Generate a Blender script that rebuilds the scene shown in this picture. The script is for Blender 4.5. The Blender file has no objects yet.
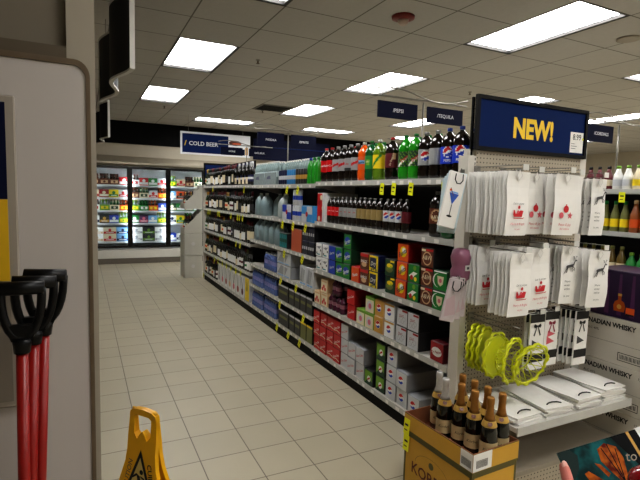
import bpy, math, random
from mathutils import Vector, Matrix
random.seed(7)
C = bpy.context.scene.collection
PI = math.pi

# ------------------------------------------------------------------ helpers
def lin(c):
    return tuple((v/12.92 if v <= 0.04045 else ((v+0.055)/1.055)**2.4) for v in c)
def rgb(r, g, b): return lin((r/255, g/255, b/255))
_m = {}
def mat(name, col, rough=0.5, metal=0.0, emis=0.0, trans=0.0, noise=0.0, nscale=20.0, spec=0.5, coat=0.0, alpha=1.0):
    if name in _m: return _m[name]
    m = bpy.data.materials.new(name); m.use_nodes = True
    nt = m.node_tree; b = nt.nodes['Principled BSDF']
    b.inputs['Base Color'].default_value = (*col, 1)
    b.inputs['Roughness'].default_value = rough
    b.inputs['Metallic'].default_value = metal
    b.inputs['Specular IOR Level'].default_value = spec
    b.inputs['Transmission Weight'].default_value = trans
    b.inputs['Coat Weight'].default_value = coat
    b.inputs['Alpha'].default_value = alpha
    if emis:
        b.inputs['Emission Color'].default_value = (*col, 1)
        b.inputs['Emission Strength'].default_value = emis
    n = nt.nodes.new('ShaderNodeTexNoise'); n.inputs['Scale'].default_value = nscale
    tc = nt.nodes.new('ShaderNodeTexCoord'); nt.links.new(tc.outputs['Object'], n.inputs['Vector'])
    mx = nt.nodes.new('ShaderNodeMix'); mx.data_type = 'RGBA'; mx.blend_type = 'MULTIPLY'
    mx.inputs[0].default_value = 1.0
    rp = nt.nodes.new('ShaderNodeMapRange'); rp.inputs[3].default_value = 1-noise-0.04; rp.inputs[4].default_value = 1+noise*0.3
    nt.links.new(n.outputs['Fac'], rp.inputs[0])
    mx.inputs[6].default_value = (*col, 1)
    nt.links.new(rp.outputs[0], mx.inputs[7])
    nt.links.new(mx.outputs[2], b.inputs['Base Color'])
    _m[name] = m
    return m

class MB:
    """collects shapes with several materials, builds ONE mesh"""
    def __init__(s): s.v = []; s.f = []; s.mi = []; s.sm = []; s.mats = []; s.M = None
    def m(s, material):
        if material not in s.mats: s.mats.append(material)
        return s.mats.index(material)
    def add(s, vs, fs, material, smooth=False):
        o = len(s.v); k = s.m(material)
        if s.M is not None: vs = [s.M @ Vector(p) for p in vs]
        s.v += [tuple(p) for p in vs]
        for f in fs: s.f.append(tuple(i+o for i in f)); s.mi.append(k); s.sm.append(smooth)
        return s
    def box(s, x0, x1, y0, y1, z0, z1, material, bev=0.0):
        if bev <= 0:
            vs = [(x0,y0,z0),(x1,y0,z0),(x1,y1,z0),(x0,y1,z0),(x0,y0,z1),(x1,y0,z1),(x1,y1,z1),(x0,y1,z1)]
            return s.add(vs, [(0,3,2,1),(4,5,6,7),(0,1,5,4),(1,2,6,5),(2,3,7,6),(3,0,4,7)], material)
        b = bev; vs = []
        for z, i in ((z0, b), (z0+b, 0), (z1-b, 0), (z1, b)):
            a0, a1, c0, c1 = x0+i, x1-i, y0+i, y1-i
            e = b if i == 0 else b*0.6
            vs += [(a0+e,c0,z),(a1-e,c0,z),(a1,c0+e,z),(a1,c1-e,z),(a1-e,c1,z),(a0+e,c1,z),(a0,c1-e,z),(a0,c0+e,z)]
        fs = [tuple(range(7,-1,-1)), tuple(range(24,32))]
        for k in range(3):
            for i in range(8):
                j = (i+1) % 8
                fs.append((k*8+i, k*8+j, (k+1)*8+j, (k+1)*8+i))
        return s.add(vs, fs, material)
    def lathe(s, prof, material, n=16, c=(0,0), a0=0.0, cap=True):
        vs = []; fs = []
        for r, z in prof:
            for i in range(n):
                a = a0+2*PI*i/n; vs.append((c[0]+r*math.cos(a), c[1]+r*math.sin(a), z))
        for k in range(len(prof)-1):
            for i in range(n):
                j = (i+1) % n; fs.append((k*n+i, k*n+j, (k+1)*n+j, (k+1)*n+i))
        s.add(vs, fs, material, True)
        if cap:
            o = len(s.v)-len(vs); k = s.m(material)
            s.f.append(tuple(o+i for i in range(n-1,-1,-1))); s.mi.append(k); s.sm.append(False)
            s.f.append(tuple(o+(len(prof)-1)*n+i for i in range(n))); s.mi.append(k); s.sm.append(False)
        return s
    def tube(s, pts, r, material, n=8, closed=False):
        pts = [Vector(p) for p in pts]; vs = []; fs = []; N = len(pts)
        rr = r if isinstance(r, (list, tuple)) else [r]*N
        up = Vector((0,0,1))
        prev = None
        for i, p in enumerate(pts):
            if closed: d = pts[(i+1) % N]-pts[i-1]
            else: d = pts[min(i+1, N-1)]-pts[max(i-1, 0)]
            d.normalize()
            if prev is None:
                a = d.cross(up)
                if a.length < 1e-3: a = d.cross(Vector((1,0,0)))
            else:
                a = prev - d*prev.dot(d)
                if a.length < 1e-4: a = d.cross(up)
            a.normalize(); prev = a; b = d.cross(a)
            for k in range(n):
                t = 2*PI*k/n; vs.append(p+(a*math.cos(t)+b*math.sin(t))*rr[i])
        for i in range(N if closed else N-1):
            i2 = (i+1) % N
            for k in range(n):
                k2 = (k+1) % n; fs.append((i*n+k, i*n+k2, i2*n+k2, i2*n+k))
        if not closed: fs += [tuple(range(n-1,-1,-1)), tuple((N-1)*n+k for k in range(n))]
        return s.add(vs, fs, material, True)
    def prism(s, pts, w0, w1, material, axis='y', smooth=False):
        """polygon pts (a,b) extruded along an axis. y: (x,z); x: (y,z); z: (x,y)"""
        def P(a, b, w): return {'y': (a,w,b), 'x': (w,a,b), 'z': (a,b,w)}[axis]
        n = len(pts); vs = [P(a,b,w0) for a,b in pts]+[P(a,b,w1) for a,b in pts]
        fs = [tuple(range(n)), tuple(range(2*n-1, n-1, -1))]+[(i, n+i, n+(i+1) % n, (i+1) % n) for i in range(n)]
        return s.add(vs, fs, material, smooth)
    # flat decals. frame = (origin, u, v), optional wrap radius
    def decal(s, pts, fr, material, off=0.0):
        o, u, v = (Vector(a) for a in fr); nrm = u.cross(v).normalized()
        return s.add([o+u*a+v*b+nrm*off for a, b in pts], [tuple(range(len(pts)))], material)
    def rect(s, a0, a1, b0, b1, fr, material, off=0.0):
        return s.decal([(a0,b0),(a1,b0),(a1,b1),(a0,b1)], fr, material, off)
    def disc(s, a, b, r, fr, material, off=0.0, n=16, t0=0, t1=2*PI, ry=None):
        ry = ry or r
        return s.decal([(a+r*math.cos(t0+(t1-t0)*i/n), b+ry*math.sin(t0+(t1-t0)*i/n)) for i in range(n+(0 if t1-t0 > 6.28 else 1))], fr, material, off)
    def text(s, body, size, a, b, fr, material, off=0.0, rot=0.0, sx=1.0, align='CENTER', wrap=0.0, shear=0.0, bold=0.0):
        vs, fs = text_geo(body, shear, bold)
        o, u, v = (Vector(q) for q in fr); nrm = u.cross(v).normalized()
        w = max(p[0] for p in vs)+min(p[0] for p in vs); w0 = w/2 if align == 'CENTER' else 0
        c, si = math.cos(rot), math.sin(rot); out = []
        for x, y in vs:
            x = (x-w0)*size*sx; y = (y-0.35)*size
            x, y = x*c-y*si+a, x*si+y*c+b
            if wrap: out.append(o+u*(wrap*math.sin(x/wrap))+v*y+nrm*(off-wrap*(1-math.cos(x/wrap))))
            else: out.append(o+u*x+v*y+nrm*off)
        return s.add(out, fs, material)
    def mesh(s, name):
        me = bpy.data.meshes.new(name)
        me.from_pydata(s.v, [], s.f)
        for m_ in s.mats: me.materials.append(m_)
        me.polygons.foreach_set('material_index', s.mi)
        me.polygons.foreach_set('use_smooth', s.sm)
        me.update()
        return me
    def build(s, name, parent=None, loc=(0,0,0), rot=(0,0,0)):
        return put(s.mesh(name), name, parent, loc, rot)

_tg = {}
def text_geo(body, shear=0.0, bold=0.0):
    key = (body, shear, bold)
    if key in _tg: return _tg[key]
    cu = bpy.data.curves.new('lettering', 'FONT'); cu.body = body; cu.resolution_u = 2; cu.shear = shear; cu.offset = bold
    ob = bpy.data.objects.new('lettering', cu)
    me = bpy.data.meshes.new_from_object(ob)
    vs = [(v.co.x, v.co.y) for v in me.vertices]; fs = [tuple(p.vertices) for p in me.polygons]
    fs = [f if sum(vs[f[i]][0]*vs[f[(i+1) % len(f)]][1]-vs[f[(i+1) % len(f)]][0]*vs[f[i]][1] for i in range(len(f))) > 0 else f[::-1] for f in fs]
    bpy.data.objects.remove(ob); bpy.data.meshes.remove(me); bpy.data.curves.remove(cu)
    _tg[key] = (vs, fs)
    return _tg[key]

def put(me, name, parent=None, loc=(0,0,0), rot=(0,0,0)):
    o = bpy.data.objects.new(name, me); C.objects.link(o)
    o.location = loc; o.rotation_euler = rot
    if parent is not None: o.parent = parent
    return o
def tag(o, label=None, cat=None, group=None, kind=None):
    if label: o['label'] = label
    if cat: o['category'] = cat
    if group: o['group'] = group
    if kind: o['kind'] = kind
    return o
def thing(name, label, cat, loc=(0,0,0), rot=(0,0,0), group=None):
    o = put(None, name, None, loc, rot); o.empty_display_size = 0.05
    return tag(o, label, cat, group)
def dup(root, loc, rot=None, label=None, group=None):
    r = root.copy(); C.objects.link(r); r.location = loc
    if rot is not None: r.rotation_euler = rot
    if label: r['label'] = label
    if group: r['group'] = group
    for ch in list(root.children):
        c = ch.copy(); C.objects.link(c); c.parent = r
        for g in list(ch.children):
            d = g.copy(); C.objects.link(d); d.parent = c
    return r
ORD = ['first','second','third','fourth','fifth','sixth','seventh','eighth','ninth','tenth','eleventh','twelfth','thirteenth','fourteenth','fifteenth','sixteenth','seventeenth','eighteenth','nineteenth','twentieth']
ORD += ['twenty-'+w for w in ORD[:9]]+['thirtieth']+['thirty-'+w for w in ORD[:9]]

# ------------------------------------------------------------------ materials
white_paint = mat('white_metal_paint', rgb(205,200,190), 0.45, noise=0.04)
shelf_white = mat('shelf_white', rgb(200,197,190), 0.4, noise=0.05)
rail_grey = mat('price_rail', rgb(190,190,186), 0.3, 0.1, noise=0.05)
black = mat('black_matte', rgb(9,9,10), 0.6, spec=.2)
black_gloss = mat('black_gloss', rgb(12,12,13), 0.2)
dark_back = mat('dark_back_panel', rgb(26,25,25), 0.6, noise=0.1)
steel = mat('brushed_steel', rgb(150,146,138), 0.35, 0.8, noise=0.15, nscale=60)
brown_rail = mat('brown_rail', rgb(92,78,62), 0.45, 0.3, noise=0.15)
yellow_tag = mat('yellow_tag', rgb(232,232,20), 0.5)
white_paper = mat('white_paper', rgb(232,230,226), 0.6, noise=0.03)
paper_shade = mat('paper_grey', rgb(205,203,200), 0.6)
red_ink = mat('red_ink', rgb(190,30,40), 0.6)
pink_ink = mat('pink_ink', rgb(205,95,105), 0.6)
grey_ink = mat('grey_ink', rgb(70,70,72), 0.6)
black_ink = mat('black_ink', rgb(20,20,22), 0.6)
navy = mat('navy_sign', rgb(16,38,92), 0.6, noise=0.05, spec=.15)
navy_dark = mat('navy_dark', rgb(10,16,46), 0.6, spec=.15)
sign_white = mat('sign_white', rgb(235,238,245), 0.4)
gold_ink = mat('yellow_ink', rgb(238,200,40), 0.5)
wire = mat('wire_steel', rgb(140,138,132), 0.35, 0.7)
clear = mat('clear_plastic', rgb(225,235,235), 0.15, trans=0.55)

# ------------------------------------------------------------------ camera
cd = bpy.data.cameras.new('camera'); cam = bpy.data.objects.new('camera', cd); C.objects.link(cam)
FOC, yaw, pit, roll = 479.395, 0.459985, 0.09267, 0.027575
fw = Vector((math.sin(yaw)*math.cos(pit), math.cos(yaw)*math.cos(pit), -math.sin(pit)))
r0 = Vector((math.cos(yaw), -math.sin(yaw), 0)); u0 = r0.cross(fw)
rr = r0*math.cos(roll)+u0*math.sin(roll); uu = -r0*math.sin(roll)+u0*math.cos(roll)
cam.matrix_world = Matrix(((rr.x,uu.x,-fw.x,0),(rr.y,uu.y,-fw.y,0),(rr.z,uu.z,-fw.z,1.6),(0,0,0,1)))
CAMR, CAMU = rr.copy(), uu.copy()
cd.sensor_width = 36; cd.lens = FOC/640*36; cd.clip_start = 0.02
bpy.context.scene.camera = cam

# ------------------------------------------------------------------ room shell
CH = 3.08
BW = 11.35
def struct(name, mb, **k):
    o = mb.build(name, **k); o['kind'] = 'structure'; return o

def grid_mat(name, base, mortar, size, msize, ox, oy, rough, noise, nscale=6.0, spec=0.5, bump=0.0, speck=0.0):
    m = bpy.data.materials.new(name); m.use_nodes = True; nt = m.node_tree; b = nt.nodes['Principled BSDF']
    tc = nt.nodes.new('ShaderNodeTexCoord'); mp = nt.nodes.new('ShaderNodeMapping'); mp.inputs['Location'].default_value = (-ox, -oy, 0)
    nt.links.new(tc.outputs['Object'], mp.inputs['Vector'])
    br = nt.nodes.new('ShaderNodeTexBrick'); br.offset = 0.0; br.squash = 1.0
    br.inputs['Scale'].default_value = 1.0; br.inputs['Brick Width'].default_value = size; br.inputs['Row Height'].default_value = size
    br.inputs['Mortar Size'].default_value = msize; br.inputs['Mortar Smooth'].default_value = 0.2
    br.inputs['Color1'].default_value = (*base, 1); br.inputs['Color2'].default_value = (*[c*0.94 for c in base], 1); br.inputs['Mortar'].default_value = (*mortar, 1)
    nt.links.new(mp.outputs[0], br.inputs['Vector'])
    no = nt.nodes.new('ShaderNodeTexNoise'); no.inputs['Scale'].default_value = nscale; no.inputs['Detail'].default_value = 6
    nt.links.new(tc.outputs['Object'], no.inputs['Vector'])
    mr = nt.nodes.new('ShaderNodeMapRange'); mr.inputs[3].default_value = 1-noise; mr.inputs[4].default_value = 1+noise*0.4
    nt.links.new(no.outputs['Fac'], mr.inputs[0])
    mx = nt.nodes.new('ShaderNodeMix'); mx.data_type = 'RGBA'; mx.blend_type = 'MULTIPLY'; mx.inputs[0].default_value = 1
    nt.links.new(br.outputs['Color'], mx.inputs[6]); nt.links.new(mr.outputs[0], mx.inputs[7]); nt.links.new(mx.outputs[2], b.inputs['Base Color'])
    b.inputs['Roughness'].default_value = rough; b.inputs['Specular IOR Level'].default_value = spec
    if bump:
        bp = nt.nodes.new('ShaderNodeBump'); bp.inputs['Strength'].default_value = bump; bp.inputs['Distance'].default_value = 0.003
        bp.invert = True
        nt.links.new(br.outputs['Fac'], bp.inputs['Height']); nt.links.new(bp.outputs[0], b.inputs['Normal'])
    return m
floor_mat = grid_mat('floor_tile', rgb(178,170,149), rgb(112,103,90), 0.3048, 0.0035, 0.2988, 2.1359, 0.42, 0.10, 2.5, 0.45, 0.5)
ceil_mat = grid_mat('ceiling_tile', rgb(190,187,182), rgb(120,116,110), 0.61, 0.007, 0.24, 0.02, 0.9, 0.08, 30.0, 0.2)

RX0, RX1, RY0 = -3.0, 14.0, -3.0
struct('floor', MB().box(RX0, RX1, RY0, 12.4, -0.05, 0, floor_mat))
# lights: (x cell start, y cell start, nx, ny) in ceiling cells of 0.61
GX, GY, G = 0.24, 0.02, 0.61
def cell(i, j): return GX+G*i, GY+G*j
lights = []
for i in (1, 5, 9, 13, 17):            # columns x = .85, 3.29, 5.73, 8.17, 10.6
    for j in (-4, 0, 4, 8, 12):        # rows  y = -2.4, .02, 2.46, 4.9, 7.34
        lights.append((i, j, 1, 2))
for i in (3, 7, 11, 15): lights.append((i, 16, 2, 1))
occ = {(i+a, j+b) for i, j, nx, ny in lights for a in range(nx) for b in range(ny)}
mb = MB()
for i in range(-6, 23):
    for j in range(-5, 19):
        if (i, j) in occ: continue
        x, y = cell(i, j)
        x1 = min(x+G, RX1); y1 = min(y+G, BW)
        if x1 <= x or y1 <= y: continue
        mb.add([(x,y,CH),(x,y1,CH),(x1,y1,CH),(x1,y,CH)], [(0,1,2,3)], ceil_mat)
mb.box(RX0-.5, RX1+.1, RY0-.5, 12.5, CH+0.13, CH+0.18, black)
struct('ceiling', mb)

wall_beige = mat('wall_beige', rgb(188,180,164), 0.6, noise=0.05, nscale=3)
fascia_black = mat('fascia_black', rgb(8,8,9), .7, spec=.15, noise=0.2, nscale=4)
struct('wall_back', MB().box(RX0, RX1, 12.3, 12.4, 0, CH+.1, wall_beige))
mb = MB().box(RX0, 3.75, BW-0.03, 12.3, 2.33, 2.60, wall_beige)
mb.box(3.75, RX1, BW, BW+.1, 0, 2.60, wall_beige)
mb.box(RX0, RX1, BW-0.06, BW+.1, 2.60, CH, fascia_black)
struct('wall_fascia', mb)
struct('wall_right', MB().box(RX1, RX1+.1, RY0, 12.4, 0, CH+.1, wall_beige))
struct('wall_left', MB().box(RX0-.1, RX0, RY0, 12.4, 0, CH+.1, wall_beige))
struct('wall_front', MB().box(RX0, RX1, RY0-.1, RY0, 0, CH+.1, wall_beige))

# ceiling lights
def lens_mat():
    m = bpy.data.materials.new('light_lens'); m.use_nodes = True; nt = m.node_tree; b = nt.nodes['Principled BSDF']
    tc = nt.nodes.new('ShaderNodeTexCoord'); br = nt.nodes.new('ShaderNodeTexBrick'); br.offset = 0
    br.inputs['Scale'].default_value = 1; br.inputs['Brick Width'].default_value = 0.1475; br.inputs['Row Height'].default_value = 0.145
    br.inputs['Mortar Size'].default_value = 0.006; br.inputs['Mortar Smooth'].default_value = 0.1
    br.inputs['Color1'].default_value = (1,.985,.96,1); br.inputs['Color2'].default_value = (.95,.94,.92,1); br.inputs['Mortar'].default_value = (.05,.05,.048,1)
    nt.links.new(tc.outputs['Object'], br.inputs['Vector'])
    nt.links.new(br.outputs['Color'], b.inputs['Emission Color']); b.inputs['Emission Strength'].default_value = LS
    b.inputs['Base Color'].default_value = (.8,.8,.78,1)
    return m
LS = 16.5
lens = lens_mat()
frame_dark = mat('troffer_frame', rgb(28,26,24), 0.5)
frame_light = mat('troffer_flange', rgb(150,146,138), 0.5)
def troffer_mesh(w, l):
    fr = MB(); t = 0.025; h = 0.035
    for x0, x1, y0, y1 in ((0,t,0,l),(w-t,w,0,l),(t,w-t,0,t),(t,w-t,l-t,l)):
        fr.box(x0, x1, y0, y1, 0, h, frame_dark)
    return fr.mesh('light_frame'), MB().box(t, w-t, t, l-t, h-0.006, h, lens).mesh('diffuser')
tm = {(1,2): troffer_mesh(G, 2*G), (2,1): troffer_mesh(2*G, G)}
colname = {1: 'over the tiled aisle', 3: 'over the tiled aisle', 5: 'over the soda shelving', 7: 'over the soda shelving', 9: 'right of the yellow lettered header', 11: 'right of the yellow lettered header', 13: 'far to the right', 15: 'far to the right', 17: 'at the right side of the store'}
rowname = {-4: 'behind the camera', 0: 'just behind the camera', 4: 'nearest the camera', 8: 'second row from the camera', 12: 'third row from the camera', 16: 'turned crosswise, by the black fascia'}
for i, j, nx, ny in lights:
    x, y = cell(i, j)
    t = thing('ceiling_light', f'white ceiling light panel {rowname[j]}, {colname[i]}', 'ceiling light', (x, y, CH+0.002), group='ceiling light panels')
    put(tm[(nx,ny)][0], 'light_frame', t); put(tm[(nx,ny)][1], 'diffuser', t)

# smoke detector, vents, sprinklers
red_det = mat('red_plastic', rgb(120,30,22), 0.4); det_w = mat('detector_white', rgb(190,170,160), 0.4)
t = thing('smoke_detector', 'red round fire alarm detector on the ceiling tiles', 'smoke detector', (2.38,3.38,CH))
MB().lathe([(.095,-.001),(.092,-.02),(.06,-.03)], red_det, 24).build('base', t)
MB().lathe([(.045,-.0305),(.042,-.055),(.025,-.07)], det_w, 20).build('sensor', t)
t = thing('ceiling_disc', 'round beige cover on the ceiling tile at the upper right', 'cover', (4.42,2.79,CH))
MB().lathe([(.10,-.001),(.098,-.012),(.08,-.016)], mat('beige_cover', rgb(160,152,140), .7), 24).build('cover', t)
t = thing('ceiling_vent', 'dark square air vent in the ceiling', 'vent', (2.68,7.95,CH))
MB().box(0,.55,-.27,.27,-.012,-.001,mat('vent_grey', rgb(120,116,108),.5)).build('frame', t)
mb = MB()
for k in range(7): mb.box(.03,.52,-.24+k*.07,-.205+k*.07,-.02,-.013,black)
mb.build('grille', t)
for x, y, w in ((1.77,5.25,'over the tiled aisle'),(4.82,5.19,'beyond the lettered header'),(2.9,8.3,'near the air vent'),(1.3,8.9,'over the far end of the aisle')):
    t = thing('sprinkler', f'small brass sprinkler head on the ceiling {w}', 'sprinkler', (x,y,CH), group='ceiling sprinklers')
    MB().lathe([(.028,.002),(.024,-.008)], wire, 12).build('plate', t)
    mb = MB().lathe([(.008,.001),(.008,-.035)], brown_rail, 8); mb.lathe([(.02,-.036),(.02,-.040)], brown_rail, 10); mb.build('head', t)

# ------------------------------------------------------------------ partition on the left
part_paint = mat('partition_paint', rgb(182,176,172), 0.55, noise=0.05, nscale=2)
PY = 1.6
mb = MB(); R = .035; pr_ = [(-1.6,0),(0.012,0),(0.012,1.955-R)]
for k in range(7): a = k*PI/12; pr_.append((0.012-R+R*math.cos(a), 1.955-R+R*math.sin(a)))
pr_.append((-1.6,1.955))
mb.prism(pr_, PY, PY+.09, part_paint)
struct('wall_partition', mb)
mb = MB(); outer = [(.024,0.0),(.024,1.955-R)]+[(.024-R-.006+(R+.006)*math.cos(k*PI/12), 1.960-R+(R+.012)*math.sin(k*PI/12)) for k in range(7)]+[(-1.6,1.972)]
inner = [(-1.6,1.9555)]+[(0.0125-R+R*math.cos(k*PI/12), 1.9555-R+R*math.sin(k*PI/12)) for k in range(6,-1,-1)]+[(.0125,0.0)]
mb.prism(outer+inner, PY-.004, PY+.094, mat('steel_guard', rgb(118,104,88), .35, .6, noise=.2, nscale=15))
struct('trim_1', mb)
up_paint = mat('bulkhead_paint', rgb(122,114,100), .6, noise=.08, nscale=2)
struct('trim_2', MB().box(-.040,.043,1.80,1.98,0,CH,mat('column_paint', rgb(158,150,136), .6)))
struct('trim_3', MB().box(-1.6,-.041,1.80,1.98,1.95,2.055,mat('beam_brown', rgb(92,82,66), .6)))
struct('wall_bulkhead', MB().box(-1.6,-.041,1.83,1.98,2.056,CH,up_paint))
# poster on the partition
t = thing('wall_poster', 'framed navy and yellow poster at the left edge, on the grey partition', 'poster', (-.40,PY-.001,.965))
fr_g = mat('poster_frame', rgb(150,142,132), .5)
MB().box(0,.235,-.014,0,0,.885,fr_g,.004).build('frame', t)
mb = MB(); mb.box(.02,.212,-.018,-.015,.02,.37,mat('poster_grey', rgb(128,120,110), .6)); mb.box(.02,.212,-.018,-.015,.371,.60,mat('poster_yellow', rgb(205,165,15), .5)); mb.box(.02,.212,-.018,-.015,.601,.865,navy_dark)
mb.build('print', t)

# ------------------------------------------------------------------ snow shovels leaning on partition
red_shaft = mat('red_shaft', rgb(140,18,14), .35, noise=.1)
blk_pl = mat('black_plastic', rgb(6,6,7), .4, spec=.25)
def make_shovel(label, loc, rot):
    t = thing('snow_shovel', label, 'shovel', loc, rot, 'shovels against the partition')
    MB().tube([(0,0,.34),(0,0,.7),(0,0,1.17)], .0135, red_shaft, 14).build('shaft', t)
    mb = MB(); W = .043
    arch = [(W*math.sin(a)*1.0, 0, 1.305-.105*math.cos(a)) for a in [k*PI/2/7 for k in range(8)]]
    left = [(-x, y, z) for x, y, z in arch[::-1]]
    mb.tube([(-W,0,1.325)]+left+arch[1:]+[(W,0,1.325)], .0105, blk_pl, 10)
    mb.tube([(-W-.006,0,1.325),(W+.006,0,1.325)], .017, blk_pl, 12)
    mb.lathe([(.018,1.165),(.02,1.185),(.022,1.20)], blk_pl, 14)
    mb.prism([(-.022,1.195),(.022,1.195),(.036,1.235),(-.036,1.235)], -.009, .009, blk_pl)
    mb.build('grip', t)
    mb = MB(); prof = [(-.012,0),(-.010,.04),(-.008,.14),(-.004,.26),(0,.36)]
    vs = []; n = 9
    for y, z in prof:
        for k in range(n):
            s_ = (k/(n-1)-.5)*2; vs.append((s_*.21*(1-.25*(z/.36)**3), y-.018*s_*s_, z))
    fs = [(i*n+k, i*n+k+1, (i+1)*n+k+1, (i+1)*n+k) for i in range(len(prof)-1) for k in range(n-1)]
    mb.add(vs, fs, blk_pl, True); mb.lathe([(.022,.30),(.02,.36),(.018,.42)], blk_pl, 12)
    b = mb.build('blade', t); b.modifiers.new('thick', 'SOLIDIFY').thickness = .006
    return t
make_shovel('red-handled shovel with black grip, leftmost against the partition', (-.150,1.30,.03), (-.045,.009,.02))
make_shovel('red-handled shovel between the two others against the partition', (-.162,1.395,.035), (-.008,.036,.0))
make_shovel('red-handled shovel with open black grip, nearest the partition corner', (-.148,1.455,.045), (-.0,.042,-.12))

# ------------------------------------------------------------------ wet floor sign
wy = mat('sign_yellow', rgb(236,176,14), .35, noise=.08)
t = thing('wet_floor_sign', 'yellow plastic caution wet floor sign standing on the tiles', 'wet floor sign', (.235,2.215,0), (0,0,math.atan2(-.795,.607)))
def wet_panel(sgn, name, graphics):
    mb = MB(); H = .615; lean = .055; th = .02
    def P(x, z, d):   # local: x across, y = outward * sgn
        return (x, -sgn*((H-z)/H*lean+.006+d), z)
    def ring(d):
        out = [(-.15,0),(.15,0),(.145,.06),(.13,.25),(.094,.36),(.086,.42),(.080,.585),(.06,.61),(0,.617),(-.06,.61),(-.080,.585),(-.086,.42),(-.094,.36),(-.13,.25),(-.145,.06)]
        hole = [(-.05,.50),(-.03,.475),(-.015,.50),(0,.515),(.015,.50),(.03,.475),(.05,.50),(.05,.575),(.035,.585),(-.035,.585),(-.05,.575)]
        return out, hole
    out, hole = ring(0)
    # build strips between outer & hole: lower plate + sides + top bar
    parts = [[(-.15,0),(.15,0),(.145,.06),(.13,.25),(.094,.36),(.086,.42),(.086,.475),(.03,.475),(.015,.50),(0,.515),(-.015,.50),(-.03,.475),(-.086,.475),(-.086,.42),(-.094,.36),(-.13,.25),(-.145,.06)],
             [(.03,.475),(.086,.475),(.082,.575),(.05,.575),(.05,.50)], [(-.086,.475),(-.03,.475),(-.05,.50),(-.05,.575),(-.082,.575)],
             [(-.082,.575),(-.05,.575),(-.035,.585),(.035,.585),(.05,.575),(.082,.575),(.076,.598),(.055,.612),(0,.617),(-.055,.612),(-.076,.598)]]
    for pts in parts:
        n = len(pts); vs = [P(x,z,0) for x,z in pts]+[P(x,z,-th) for x,z in pts]
        mb.add(vs, [tuple(range(n)), tuple(range(2*n-1,n-1,-1))]+[(i,n+i,n+(i+1)%n,(i+1)%n) for i in range(n)], wy)
    o = mb.build(name, t)
    if graphics:
        g = MB(); u = Vector((1,0,0)); v = Vector((0, sgn*lean/H, 1)).normalized()
        fr = (Vector(P(0,0,.0012)), u, v)
        def tri(s_, mt, off): g.decal([(-.098*s_,.20-.06*(s_-1)),(.098*s_,.20-.06*(s_-1)),(0,.20+.235*s_)], fr, mt, off)
        tri(1.0, black_ink, 0); 
        g.decal([(-.076,.214),(.076,.214),(0,.398)], fr, mat('tri_yellow', rgb(215,190,110), .5), .0006)
        # slipping figure
        g.disc(.012,.335,.011,fr,black_ink,.0012)
        for pts in ([(-.018,.325),(.004,.315),(.018,.275),(-.002,.27)],[(.0,.28),(.016,.285),(-.02,.235),(-.034,.238)],[(.002,.272),(.018,.28),(.046,.255),(.04,.245)],[(-.018,.325),(-.012,.316),(-.04,.298),(-.044,.305)],[(.004,.318),(.01,.31),(.034,.30),(.032,.312)]):
            g.decal(pts, fr, black_ink, .0012)
        g.text('CUIDADO', .036, .072,.30, fr, black_ink, .0012, rot=-1.37, bold=.02)
        g.text('CAUTION', .036, -.072,.30, fr, grey_ink, .0012, rot=1.37)
        g.text('WET FLOOR', .036, 0,.165, fr, black_ink, .0012, bold=.02); g.text('PISO MOJADO', .028, 0,.12, fr, black_ink, .0012, bold=.02)
        g.build('printing', o)
wet_panel(1, 'front_panel', True); wet_panel(-1, 'rear_panel', True)
MB().tube([(-.07,0,.607),(.07,0,.607)], .007, wy, 10).build('hinge', t)

# ------------------------------------------------------------------ hanging wavy boards
board_black = mat('board_black', rgb(9,9,11), .5, spec=.2, noise=.2, nscale=3); edge_white = mat('edge_white', rgb(205,203,198), .4)
def wavy(label, y0, y1, z0, z1, xc, amp):
    t = thing('hanging_banner', label, 'banner', (0,0,0), group='wavy boards hanging along the left of the aisle')
    n = 30; pts = []
    for k in range(n+1):
        s_ = k/n; pts.append((xc+.03*(1-2*s_)+amp*math.cos(s_*3*PI), y0+(y1-y0)*s_))
    def sheet(d0, d1, za, zb, m_, nm):
        a = [(x+d0,y) for x,y in pts]; b = [(x+d1,y) for x,y in pts][::-1]
        mb = MB(); N = len(pts); vs = [(x,y,za) for x,y in a+b]+[(x,y,zb) for x,y in a+b]
        fs = []
        for k in range(N-1): fs += [(k,k+1,2*N-2-k,2*N-1-k), (2*N+k,4*N-1-k,4*N-2-k,2*N+k+1)]
        M2 = 2*N
        for k in range(M2): fs.append((k,M2+k,M2+(k+1)%M2,(k+1)%M2))
        mb.add(vs, fs, m_, False); mb.build(nm, t)
    sheet(-.009,.009,z0+.016,z1-.016,board_black,'board'); sheet(-.014,.014,z0,z0+.0155,edge_white,'bottom_edge'); sheet(-.014,.014,z1-.0155,z1,edge_white,'top_edge')
    MB().box(pts[0][0]-.016,pts[0][0]+.016,y0-.02,y0-.001,z0,z1,edge_white).build('end_edge', t)
    MB().box(pts[-1][0]-.016,pts[-1][0]+.016,y1+.001,y1+.02,z0,z1,edge_white).build('end_edge', t)
    for k in (4, 26): MB().tube([(pts[k][0],pts[k][1],z1),(pts[k][0],pts[k][1],CH-.002)], .003, wire, 6).build('cable', t)
wavy('black wavy board with white edge hanging nearest, above the partition', 3.5, 4.93, 2.40, 2.95, .236, .042)
wavy('smaller looking black wavy board hanging farther down the aisle', 8.1, 9.5, 2.40, 2.95, .30, .042)
t = None

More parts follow.
